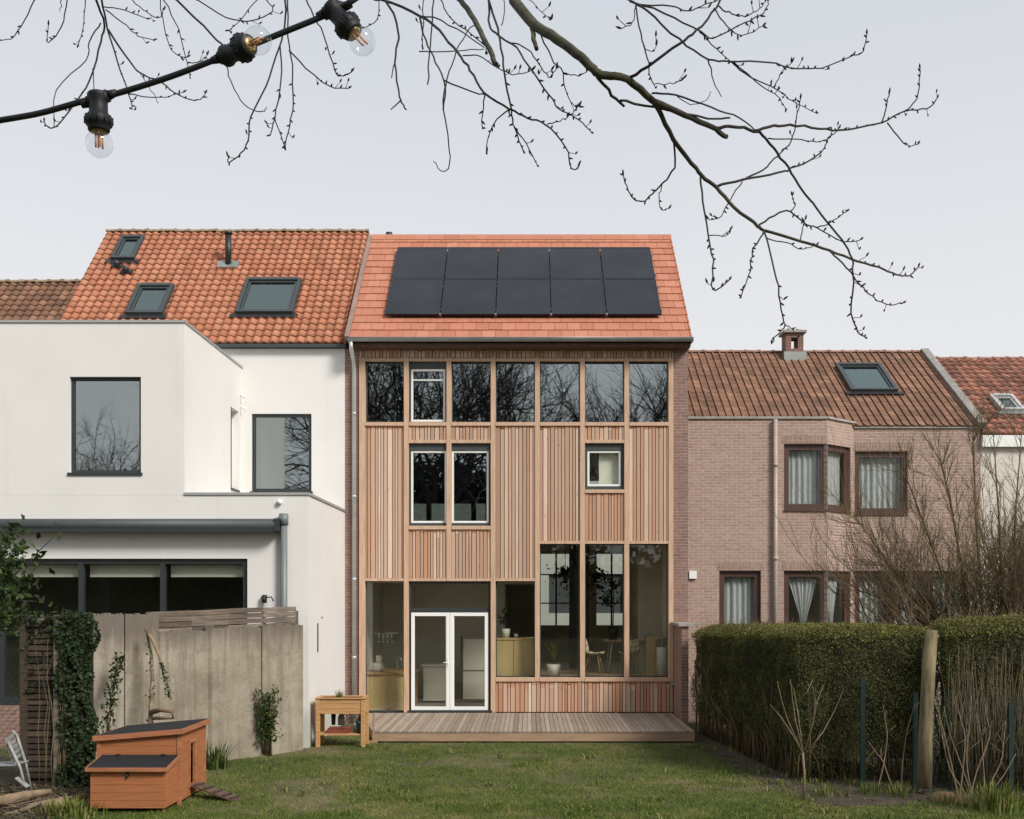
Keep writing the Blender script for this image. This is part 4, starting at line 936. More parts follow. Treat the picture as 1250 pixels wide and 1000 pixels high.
def tuft(name, label, c, h, n, mat, rad=.05, cat='plant', w_=.006):
    mb = MB()
    for k in range(n):
        a = random.uniform(0, 6.28); s_ = random.uniform(.0, .6); L = h * random.uniform(.55, 1); d = Vector((math.cos(a), math.sin(a), 0)); sd2 = Vector((-d.y, d.x, 0)) * w_; b0 = Vector(c) + d * random.random() * rad
        p = [b0 + d * (L * s_ * t * t) + Vector((0, 0, L * (t - .35 * t * t * s_))) for t in (0, .4, .75, 1)]
        for q in range(3):
            w0, w1 = (1, .8, .5, .05)[q], (1, .8, .5, .05)[q + 1]; mb.face([p[q] - sd2 * w0, p[q] + sd2 * w0, p[q + 1] + sd2 * w1, p[q + 1] - sd2 * w1], random.random())
    return tag(mb.build(name, mat), label, cat, kind='stuff' if name in ('grass_tuft', 'weeds', 'sedge_clump') else None)
tuft('chives', 'tuft of green chives growing in the raised planter', (-3.50, -3.62, PH - .05), .22, 90, GRASS, .06)
tr = MB()
for k in range(5): tr.box(-3.75 + k * .02, -3.30 + k * .01, -3.82 + k * .01, -3.60, .247 + k * .022, .262 + k * .022)
tag(tr.build('seed_trays', TERRA), 'stack of reddish seed trays on the planter shelf', 'trays')
mb = MB(); mb.lathe((-3.09, -3.72, .246), [(0, 0), (.07, 0), (.09, .19), (.085, .20), (.075, .19), (.06, .02), (0, .02)], n=14); tag(mb.build('teal_pot', TEAL), 'teal plastic pot on the planter shelf', 'pot')
k = thing('watering_jug', 'white plastic jug on the planter shelf', 'jug', (-3.47, -3.62, .36))
mb = MB(); mb.lathe((-3.47, -3.58, .372), [(0, 0), (.06, 0), (.065, .14), (.04, .2), (.03, .22), (0, .22)], n=14); mb.build('body', WPLAST, k)
mb = MB(); mb.tube([(-3.41, -3.58, .42), (-3.36, -3.58, .48), (-3.37, -3.58, .55), (-3.43, -3.58, .57)], .01, 6); mb.build('handle', WPLAST, k)
for j, (x, y, r_, h_, m_, lab) in enumerate([(-3.62, -3.55, .045, .20, BLACKM, 'narrow black pot at the left of the planter shelf'), (-3.22, -3.55, .05, .17, POTW, 'small pale pot between the white jug and teal pot')]):
    mb = MB(); mb.lathe((x, y, .372 if j == 0 else .246), [(0, 0), (r_ * .8, 0), (r_, h_), (r_ * .9, h_), (r_ * .8, .02), (0, .02)], n=12); tag(mb.build('plant_pot', m_), lab, 'pot')

# ================================================================== CHICKEN COOP
cp = thing('chicken_coop', 'orange stained wooden chicken coop with black felt roofs on the lawn', 'coop', (-5.1, -8.9, 0))
bx0, bx1, by0, by1 = -5.67, -4.59, -9.5, -8.38
zl, zr_ = .895, .985
dy0, dy1, dz0, dz1 = -9.09, -8.88, .21, .77
mb = MB()
def front(y0, y1):
    zb = .06; n = 8
    for k in range(n):   # horizontal boards, the top one cut to the roof slope
        a, b = zb + (zl - zb) * k / n, zb + (zl - zb) * (k + 1) / n - .003
        if k < n - 1: mb.box(bx0, bx1, y0, y1, a, b, random.random())
        else: mb.hexa([(bx0, y0, a), (bx1, y0, a), (bx1, y1, a), (bx0, y1, a), (bx0, y0, zl), (bx1, y0, zr_), (bx1, y1, zr_), (bx0, y1, zl)])
front(by0, by0 + .02); front(by1 - .02, by1)
mb.box(bx0, bx0 + .02, by0 + .02, by1 - .02, .06, zl)
for (a, b, c0, c1) in ((by0 + .02, dy0, .06, zr_ - .003), (dy1, by1 - .02, .06, zr_ - .003), (dy0, dy1, .06, dz0), (dy0, dy1, dz1, zr_ - .003)): mb.box(bx1 - .02, bx1, a, b, c0, c1)
mb.box(bx0 + .02, bx1 - .02, by0 + .02, by1 - .02, .10, .12)
mb.build('body', COOP, cp)
mb = MB()
for (x, y) in ((bx0 - .012, by0 - .012), (bx1 - .035, by0 - .012), (bx0 - .012, by1 - .03), (bx1 - .035, by1 - .03)): mb.box(x, x + .047, y, y + .047, 0, zl - .012 if x < -5 else zr_ - .014)
mb.build('corner_posts', COOPT, cp)
mb = MB(); mb.box(bx1 + .001, bx1 + .018, dy0 - .045, dy0, dz0 - .04, dz1 + .04); mb.box(bx1 + .001, bx1 + .018, dy1, dy1 + .045, dz0 - .04, dz1 + .04); mb.box(bx1 + .001, bx1 + .018, dy0, dy1, dz1, dz1 + .04); mb.build('door_trim', COOPT, cp)
mb = MB(); mb.box(bx1 - .05, bx1 - .03, dy0, dy1, dz1 - .12, dz1 + .1); mb.build('sliding_hatch', BLACKM, cp)
sl = (zr_ - zl) / (bx1 - bx0)
def rz(x): return zl + (x - bx0) * sl
ox0, ox1, oy0, oy1 = bx0 - .05, bx1 + .06, by0 - .06, by1 + .06
mb = MB(); mb.hexa([(ox0 + .02, oy0 + .02, rz(ox0) + .021), (ox1 - .02, oy0 + .02, rz(ox1) + .021), (ox1 - .02, oy1 - .02, rz(ox1) + .021), (ox0 + .02, oy1 - .02, rz(ox0) + .021), (ox0 + .02, oy0 + .02, rz(ox0) + .034), (ox1 - .02, oy0 + .02, rz(ox1) + .034), (ox1 - .02, oy1 - .02, rz(ox1) + .034), (ox0 + .02, oy1 - .02, rz(ox0) + .034)]); ro = mb.build('felt_roof', FELT, cp)
mb = MB()
def edge(xa_, xb_, ya_, yb_): mb.hexa([(xa_, ya_, rz(xa_) - .035), (xb_, ya_, rz(xb_) - .035), (xb_, yb_, rz(xb_) - .035), (xa_, yb_, rz(xa_) - .035), (xa_, ya_, rz(xa_) + .032), (xb_, ya_, rz(xb_) + .032), (xb_, yb_, rz(xb_) + .032), (xa_, yb_, rz(xa_) + .032)])
edge(ox0, ox1, oy0, oy0 + .02); edge(ox0, ox1, oy1 - .02, oy1); edge(ox0, ox0 + .02, oy0 + .021, oy1 - .021); edge(ox1 - .02, ox1, oy0 + .021, oy1 - .021)
mb.build('fascia', COOPT, ro)
nx0, nx1, ny0, ny1 = -5.57, -4.62, -10.0, -9.515
nb = MB(); n = 5
for k in range(n):
    a, b = .065 + .5 * k / n, .065 + .5 * (k + 1) / n - .003; nb.box(nx0, nx1, ny0, ny0 + .02, a, b)
nb.hexa([(nx1 - .02, ny0 + .02, .065), (nx1, ny0 + .02, .065), (nx1, ny1, .065), (nx1 - .02, ny1, .065), (nx1 - .02, ny0 + .02, .562), (nx1, ny0 + .02, .562), (nx1, ny1, .65), (nx1 - .02, ny1, .65)])
nb.hexa([(nx0, ny0 + .02, .065), (nx0 + .02, ny0 + .02, .065), (nx0 + .02, ny1, .065), (nx0, ny1, .065), (nx0, ny0 + .02, .562), (nx0 + .02, ny0 + .02, .562), (nx0 + .02, ny1, .65), (nx0, ny1, .65)])
nb.box(nx0 + .02, nx1 - .02, ny0 + .02, ny1, .065, .085); no = nb.build('nest_box', COOP, cp)
mb = MB(); mb.box(nx0 + .02, nx0 + .05, ny0 + .03, ny0 + .06, 0, .064); mb.box(nx1 - .05, nx1 - .02, ny0 + .03, ny0 + .06, 0, .064); mb.build('foot', COOPT, no)
mb = MB(); f0, f1, b0 = ny0 - .05, ny1 - .015, .11; z0, z1 = .575, .665
mb.hexa([(nx0 - .03, f0, z0), (nx1 + .03, f0, z0), (nx1 + .03, f1, z1), (nx0 - .03, f1, z1), (nx0 - .03, f0, z0 + .012), (nx1 + .03, f0, z0 + .012), (nx1 + .03, f1, z1 + .012), (nx0 - .03, f1, z1 + .012)]); nr = mb.build('nest_felt', FELT, cp)
mb = MB(); mb.box(nx0 - .045, nx1 + .045, f0 - .018, f0 - .001, z0 - .035, z0 + .014)
for x in (nx0 - .045, nx1 + .031): mb.hexa([(x, f0, z0 - .035), (x + .014, f0, z0 - .035), (x + .014, f1, z1 - .035), (x, f1, z1 - .035), (x, f0, z0 + .014), (x + .014, f0, z0 + .014), (x + .014, f1, z1 + .014), (x, f1, z1 + .014)])
mb.build('nest_fascia', COOPT, nr)
for x in (nx0 + .16, nx1 - .2):
    mb = MB(); mb.box(x, x + .05, f1 - .06, f1 - .005, z1 + .012, z1 + .02); mb.tube([(x, f1 - .003, z1 + .02), (x + .05, f1 - .003, z1 + .02)], .007, 6); mb.build('hinge', BLACKM, nr)
mb = MB(); mb.box(-5.115, -5.08, ny0 - .012, ny0 - .001, .47, .53); mb.tube([(-5.097, ny0 - .02, .50), (-5.097, ny0 - .02, .45)], .012, 6); mb.build('latch', BLACKM, no)
rp_ = MB(); A, B = Vector((bx1 + .03, -8.97, .20)), Vector((-3.93, -9.15, .02)); rp_.bar(A, B, .24, .02); ra = rp_.build('ramp', M('ramp_board', (.10, .06, .04), .85, .25, 8), cp)
mb = MB(); sd3 = (B - A).normalized().cross(Vector((0, 0, 1))) * .11
for t in (.12, .34, .56, .78, .95): q = A.lerp(B, t) + Vector((0, 0, .022)); mb.bar(q - sd3, q + sd3, .035, .02)
mb.build('rung', DKSLAT, ra)

# ================================================================== GARDEN WALL (concrete) AND SLATS
cwt = thing('concrete_garden_wall', 'stained concrete panel wall along the left side of the lawn', 'wall', (-5.2, -5.5, 0))
WP = [(Vector((-4.09, -4.2)), 2.26), (Vector((-4.67, -5.0)), 2.24), (Vector((-5.27, -5.75)), 2.20), (Vector((X(192, 17.6), -6.4)), 2.16), (Vector((X(108, 16.7), -7.3)), 2.50)]
WP = [(Vector((-4.09, -4.2)), 0), (Vector((X(317, 19.0), -5.0)), 2.24), (Vector((X(256, 18.35), -5.65)), 2.22), (Vector((X(192, 17.75), -6.25)), 2.18), (Vector((X(150, 17.3), -6.7)), 2.46), (Vector((X(104, 16.9), -7.1)), 2.47)]
for k in range(len(WP) - 1):
    a, b = WP[k][0], WP[k + 1][0]; h = WP[k + 1][1]; d = (b - a).normalized(); nn = Vector((-d.y, d.x)) * .06; g_ = d * .006
    if nn.y > 0: nn = -nn
    mb = MB(); mb.hexa([(*(a + g_ + nn), 0), (*(b - g_ + nn), 0), (*(b - g_ - nn), 0), (*(a + g_ - nn), 0), (*(a + g_ + nn), h), (*(b - g_ + nn), h + random.uniform(-.02, .02)), (*(b - g_ - nn), h), (*(a + g_ - nn), h)]); 
    n_c = 9
    for q_ in range(n_c):
        c0 = a.lerp(b, .04 + .92 * q_ / n_c); c1 = a.lerp(b, .04 + .92 * (q_ + random.uniform(.5, 1)) / n_c); hh = h + random.uniform(.004, .03)
        mb.hexa([(*(c0 + nn * .8), h - .06), (*(c1 + nn * .8), h - .06), (*(c1 - nn * .8), h - .06), (*(c0 - nn * .8), h - .06), (*(c0 + nn * .7), hh), (*(c1 + nn * .7), hh - .01), (*(c1 - nn * .7), hh), (*(c0 - nn * .7), hh)])
    mb.build('panel', CONCW, cwt)
    if k in (1,):
        p_ = MB(); p_.box(b.x - .05, b.x + .05, b.y - .085, b.y + .06, 0, h + .06); p_.build('post', CONCW, cwt)
# slatted topping behind the wall
sf = thing('slat_fence', 'grey weathered slat fence above the concrete wall', 'fence', (-5, -5, 0))
def wpt(px, off=.14):
    for k in range(len(WP) - 1):
        a, b = WP[k][0], WP[k + 1][0]
        for t in np.linspace(0, 1, 60):
            q = a.lerp(b, t); p = VX + q.x * F / (q.y + 24)
            if abs(p - px) < 1.3: return Vector((q.x, q.y + off, 0))
    return Vector((WP[-1][0].x, WP[-1][0].y + off, 0))
pxs = [358, 318, 275, 230, 174]; tops = [2.57, 2.56, 2.54, 2.52, 2.50]
mb = MB()
for j in range(4):
    for k in range(len(pxs) - 1):
        a, b = wpt(pxs[k]), wpt(pxs[k + 1]); za, zb = tops[k] - j * .092, tops[k + 1] - j * .092
        mb.bar(a + Vector((0, 0, za - .035)), b + Vector((0, 0, zb - .035 + random.uniform(-.008, .008))), .018, .083, random.random())
mb.build('slats', WEATH, sf)
for p in pxs: q = wpt(p, .17); mb = MB(); mb.box(q.x - .03, q.x + .03, q.y, q.y + .05, 1.0, 2.5); mb.build('post', WEATH, sf)

# dark slat screen with ivy at the left
df = thing('dark_slat_screen', 'dark weathered slat screen half covered by ivy', 'fence', (-7, -8, 0))
yS = -8.0; dS = 16.0
mb = MB(); z = .12
while z < 2.40:
    h = random.uniform(.055, .075); mb.box(X(28, dS), X(100, dS), yS, yS + .025, z, z + h, random.random()); z += h + .022
mb.build('slats', DKSLAT, df)
mb = MB(); mb.box(X(30, dS), X(112, dS), yS + .05, yS + .07, .05, 2.38); mb.build('added_gap_sheet', DKSLAT, df)  # dark sheet added behind the slats so the gaps stay dark
mb = MB(); mb.box(X(27, dS), X(90, dS), yS - .03, yS + .03, 2.40, 2.49); mb.build('top_board', WEATH, df)
for p in (27, 68): mb = MB(); mb.box(X(p, dS), X(p, dS) + .08, yS - .08, yS - .002, 0, 2.42); mb.build('post', WEATH if p > 50 else DKSLAT, df)
mb = MB()
for k in range(9):
    x = random.uniform(X(52, dS), X(85, dS)); pts_ = [(x + random.gauss(0, .03), yS - .1, z_) for z_ in (0, .4, .8, 1.2, 1.6, 1.6 + random.random() * .6)]; mb.tube(pts_, [.008, .007, .006, .005, .004, .002], 4, random.random())
mb.build('dead_stems', BUSHM, df)
def blob_pts(n, fn): return [tuple(fn()) for _ in range(n)]
iv = thing('ivy', 'thick dark ivy column at the left end of the concrete wall', 'ivy', (-6.5, -8, 0))
def ivf():
    while True:
        z = random.uniform(.03, 2.5); c = X(98, dS) + .05 * math.sin(z * 3); wv = .24 + .10 * mnoise.noise(Vector((z * 2.2, 7, 0))) + .04 * math.sin(z * 9); q_ = random.uniform(-1.15, 1)
        if mnoise.noise(Vector((q_ * 2.2, z * 3.2, 2.0))) > -.06 or random.random() < .12: break
    return (c + q_ * wv, yS - .04 - abs(random.gauss(0, .08)) * (1 - .5 * abs(q_)), z + random.gauss(0, .02))
    return (c + random.uniform(-wv, wv * .95), yS - .05 - abs(random.gauss(0, .10)), z + random.gauss(0, .02))
pv = blob_pts(8000, ivf); cards('leaves', pv, RNG.uniform(.03, .07, len(pv)), RNG.beta(1.5, 3.4, len(pv)), LEAFI, iv, aspect=.95, nrm=np.tile([0, -1, .3], (len(pv), 1)), flat=.6)
mb = MB()
for k in range(8):
    x = X(100, dS) + random.uniform(-.2, .2); mb.tube([(x + random.gauss(0, .04), yS - .06, z_) for z_ in (0, .5, 1, 1.5, 2, 2.4)], [.02, .018, .014, .012, .008, .004], 5)
mb.build('stems', TWIG, iv)
def ivf2():
    t = random.random(); return (X(28, dS) + t * .75 + random.gauss(0, .05), yS - .04 - abs(random.gauss(0, .04)), 2.46 + random.gauss(0, .05) - (random.random() ** 3) * 1.2)
pv = blob_pts(260, ivf2); tag(cards('creeper_sprays', pv, .06, RNG.beta(2, 3, len(pv)), LEAFI, None, aspect=.9), 'sparse ivy sprays over the top of the dark slat screen', 'ivy', kind='stuff')

# climbers against the concrete wall
def climber(name, lab, path, n, spread, size, stem_r, leafm=LEAFI, off=-.12):
    t = thing(name, lab, 'climber', path[0]); mb = MB(); mb.tube(path, [stem_r * (1 - .7 * i / (len(path) - 1)) for i in range(len(path))], 6); mb.build('stem', LOG, t)
    pv = []
    for _ in range(n):
        k = random.random() * (len(path) - 1); i = min(int(k), len(path) - 2); q = Vector(path[i]).lerp(Vector(path[i + 1]), k - i); pv.append(tuple(q + Vector((random.gauss(0, spread), random.gauss(-.03, spread * .6), random.gauss(0, spread)))))
    cards('leaves', pv, RNG.uniform(size * .6, size * 1.2, n), RNG.beta(2.2, 2.5, n), leafm, t, aspect=.8)
    return t
def onwall(px, py, dd): return P(px, py, dd)
climber('ivy_creeper', 'slim ivy leaning against the left concrete panels behind the coop', [onwall(*q) for q in ((131, 920, 16.2), (133, 880, 16.3), (137, 850, 16.4), (141, 825, 16.6), (147, 800, 16.8))], 420, .05, .06, .03)
t = climber('dead_tree', 'broken bare trunk with hanging ivy on the concrete wall', [onwall(*q) for q in ((183, 935, 16.6), (184, 870, 16.8), (186, 830, 17.0), (185, 800, 17.1), (178, 768, 17.2))], 60, .035, .05, .045)
mb = MB(); mb.tube([onwall(*q) for q in ((178, 768, 17.2), (188, 785, 17.05), (196, 805, 17), (199, 822, 16.95), (207, 838, 16.9), (206, 852, 16.9))], [.03, .03, .02, .012, .01, .006], 6); mb.tube([onwall(184, 870, 16.75), onwall(196, 866, 16.6), onwall(211, 868, 16.5), onwall(211, 876, 16.5), onwall(186, 877, 16.6)], [.04, .045, .04, .03, .03], 6); mb.build('limb', LOG, t)
pv = []
for _ in range(130):
    k = random.random(); q = onwall(197, 808, 16.95).lerp(onwall(207, 852, 16.88), k); pv.append(tuple(q + Vector([random.gauss(0, .025) for _ in range(3)])))
cards('trailing_leaves', pv, .05, RNG.beta(2, 2, 130), LEAFI, t)
ws = thing('wall_shrub', 'leafy young shrub growing against the right part of the concrete wall', 'shrub', (-4.75, -5.6, 0))
mb = MB(); pv = []
for k in range(16):
    px = random.uniform(312, 342); top = random.uniform(836, 872); b_ = P(random.uniform(318, 334), 914, 19.0); b_.z = 0; m_ = P(px * .5 + 163, 885, 18.8); e_ = P(px, top, 18.75 + random.uniform(-.15, .1))
    mb.tube([b_, m_, e_], [.012, .009, .004], 5)
    for _ in range(34): pv.append(tuple(m_.lerp(e_, random.uniform(-.2, 1.05)) + Vector([random.gauss(0, .035) for _ in range(3)])))
for _ in range(500): pv.append(tuple(P(random.gauss(326, 6), random.uniform(845, 905), 18.85) + Vector((0, random.uniform(-.12, .05), 0))))
mb.build('stems', PALE, ws); cards('leaves', pv, RNG.uniform(.045, .09, len(pv)), RNG.beta(2, 2.2, len(pv)), LEAFL, ws, aspect=.5)
t = tuft('long_leaf_clump', 'clump of long arching leaves between coop and concrete wall', (X(262, 17.6), -6.35, 0), .55, 70, LEAFL, .25, w_=.014)
# weeds round the coop
tuft('weeds', 'low green weeds by the left corner of the nest box', (-5.75, -10.1, 0), .24, 220, GRASS, .45, w_=.012)

# ================================================================== left corner: laurel, chair, fence, logs
lt = thing('laurel', 'glossy evergreen branches hanging in at the left edge', 'tree', (-6.3, -12.8, 0))
mb = MB(); c0 = Vector((-6.6, -12.8, 0)); mb.tube([c0, c0 + Vector((.1, 0, 1.4)), c0 + Vector((.3, 0, 2.6)), c0 + Vector((.4, 0, 3.4))], [.08, .07, .05, .02], 8)
ends = [P(66, 655, 11.2), P(45, 690, 11.2), P(20, 640, 11.2), P(55, 735, 11.1), P(20, 770, 11), P(80, 752, 11.1), P(5, 700, 11), P(-40, 640, 11.2), P(-60, 720, 11), P(30, 665, 11.3), P(-20, 760, 11), P(12, 730, 11.2), P(38, 712, 11.4)]
pv = []; nv = []
for e_ in ends:
    s_ = c0 + Vector((.3, 0, random.uniform(1.8, 3.0))); m_ = s_.lerp(e_, .5) + Vector((0, 0, .05)); mb.tube([s_, m_, e_], [.02, .012, .004], 5)
    dens = 150 if e_.x < P(30, 0, 11.2).x else 60
    for _ in range(dens):
        k = random.uniform(.25, 1.02); q = (s_.lerp(m_, k * 2) if k < .5 else m_.lerp(e_, k * 2 - 1)); pv.append(tuple(q + Vector([random.gauss(0, .055) for _ in range(3)])))
for _ in range(300): pv.append(tuple(P(random.gauss(0, 14), random.uniform(645, 770), 11 + random.uniform(-.3, .4))))
mb.build('limbs', TWIG, lt); cards('leaves', pv, RNG.uniform(.06, .12, len(pv)), RNG.beta(1.3, 4, len(pv)), LEAFL, lt, aspect=.5)
chn = thing('garden_chair', 'old white metal garden chair at the left edge', 'chair', (X(10, 15.7), -8.3, 0))
cx, cy = X(12, 15.6), -8.45
def tb_(pts_, r_=.014, nm='frame'): mb = MB(); mb.tube(pts_, r_, 8); return mb.build(nm, WPLAST, chn)
tb_([(cx + .28, cy + .1, 0), (cx + .22, cy + .05, .42), (cx + .12, cy, .80), (cx + .05, cy + .02, .86)], .02, 'leg'); tb_([(cx + .38, cy - .25, .0), (cx + .30, cy - .28, .38), (cx + .14, cy - .3, .75)], .02, 'leg'); tb_([(cx - .3, cy - .28, .0), (cx - .3, cy - .28, .40)], .02, 'leg'); tb_([(cx - .3, cy + .1, .0), (cx - .28, cy + .1, .8)], .02, 'leg')
mb = MB()
for j in range(7): mb.bar((cx - .3, cy - .28 + j * .06, .40), (cx + .25, cy - .28 + j * .06, .42), .045, .012)
mb.build('seat', WPLAST, chn)
mb = MB()
for j in range(5): mb.bar((cx + .10 + .035 * j * .6, cy - .28, .76 - j * .07), (cx + .08 + .035 * j * .6, cy + .04, .80 - j * .07), .012, .05)
mb.bar((cx + .26, cy - .3, .25), (cx + .42, cy - .3, .12), .10, .02); mb.build('backrest', WPLAST, chn)
lf = thing('wire_fence', 'rusty wire mesh fence in the left corner behind the chair', 'fence', (X(0, 16.2), -7.85, 0))
mb = MB()
for k in range(-14, 6):
    x = -8.6 + k * .12
    for s_ in (1, -1):
        a = Vector((x, -7.84, 0)); b = Vector((x + s_ * 1.9, -7.84, 1.9))
        if a.x < -10.5 or max(a.x, b.x) > -7.32:
            if a.x > -7.36: continue
            tmx = (-7.36 - a.x) / (s_ * 1.9); 
            if 0 < tmx < 1: b = a.lerp(b, tmx)
            elif b.x > -7.36: continue
        mb.tube([a, b], .0035, 3)
mb.build('mesh', TWIG, lf); mb = MB(); mb.tube([(-8.5, -7.84, 0), (-8.5, -7.84, 2)], .03, 8); mb.build('post', GREENM, lf)
def logf(lab, pts_, rad, m=LOG):
    mb = MB(); mb.tube(pts_, rad, 9); return tag(mb.build('log', m), lab, 'log', 'logs in the left corner')
logf('pale forked log lying at the lower left corner', [P(-60, 990, 14.2), P(0, 978, 14.3), P(30, 971, 14.4), P(62, 966, 14.7)], [.075, .07, .06, .035])
logf('thin curved log below the pale forked log', [P(-20, 1003, 13.9), P(25, 990, 14), P(50, 980, 14.2), P(88, 973, 14.3)], [.03, .03, .025, .015])
logf('short thick brown log next to the weeds', [P(50, 985, 14.1), P(80, 980, 14.3), P(104, 972, 14.6)], [.06, .065, .05])
mb = MB()
for k in range(60):
    q = P(random.uniform(-10, 120), random.uniform(965, 1003), 14.3); q.z = random.uniform(.01, .06); a = random.gauss(.5, .6); L = random.uniform(.1, .5); mb.tube([q, q + Vector((math.cos(a) * L * .5, math.sin(a) * L, .03)), q + Vector((math.cos(a) * L, math.sin(a) * L, random.uniform(0, .12)))], [.008, .006, .003], 4, random.random())
tag(mb.build('brushwood', PALE), 'scattered dead twigs in the left corner', 'twigs', kind='stuff')
tf = []
mb = MB()
for k in range(260):
    d = random.uniform(13.5, 20.3); x = random.uniform(-.24, .5) * d; y = CAMY + d
    if nz(x, y, .9) < .05 and x < 3: continue
    for _ in range(14):
        a = random.uniform(0, 6.28); L = random.uniform(.05, .13); b0 = Vector((x + random.gauss(0, .05), y + random.gauss(0, .05), 0)); dv = Vector((math.cos(a), math.sin(a), 0)); sdv = Vector((-dv.y, dv.x, 0)) * .006; m_1 = b0 + dv * L * .3 + Vector((0, 0, L * .7)); t_1 = b0 + dv * L * .8 + Vector((0, 0, L * .75)); tq = random.gauss(.5, .25)
        mb.face([b0 - sdv, b0 + sdv, m_1 + sdv, m_1 - sdv], min(1, max(0, tq))); mb.face([m_1 - sdv, m_1 + sdv, t_1], min(1, max(0, tq)))
tag(mb.build('coarse_grass', GRASS), 'coarse tussocks standing out of the shorter lawn grass', 'grass', kind='stuff')
pv = []
while len(pv) < 1900:
    d = random.uniform(13.4, 21); x = random.uniform(-.3, .5) * d
    if (x > 2.9 or random.random() < .18) and d < 20.9: pv.append((x, CAMY + d, random.uniform(.015, .04)))
lawn_leaves = pv
pv = [(random.uniform(-8, -5.7), random.uniform(-10.6, -7.9), random.uniform(.0, .05)) for _ in range(2500)]
tag(cards('leaf_litter', pv, RNG.uniform(.03, .07, 2500), RNG.random(2500), M('dead_leaves', None, .9, .2, 4, tones=[(.07, .045, .025), (.14, .09, .05), (.05, .06, .02), (.2, .14, .08)]), None, nrm=np.tile([0, 0, 1], (2500, 1)), flat=.7), 'dead leaves on the bare earth', 'leaves', kind='stuff')
tag(cards('fallen_leaves', lawn_leaves, RNG.uniform(.025, .055, len(lawn_leaves)), RNG.random(len(lawn_leaves)), MATS['dead_leaves'], None, nrm=np.tile([0, 0, 1], (len(lawn_leaves), 1)), flat=.6), 'brown fallen leaves scattered over lawn and hedge foot', 'leaves', kind='stuff')

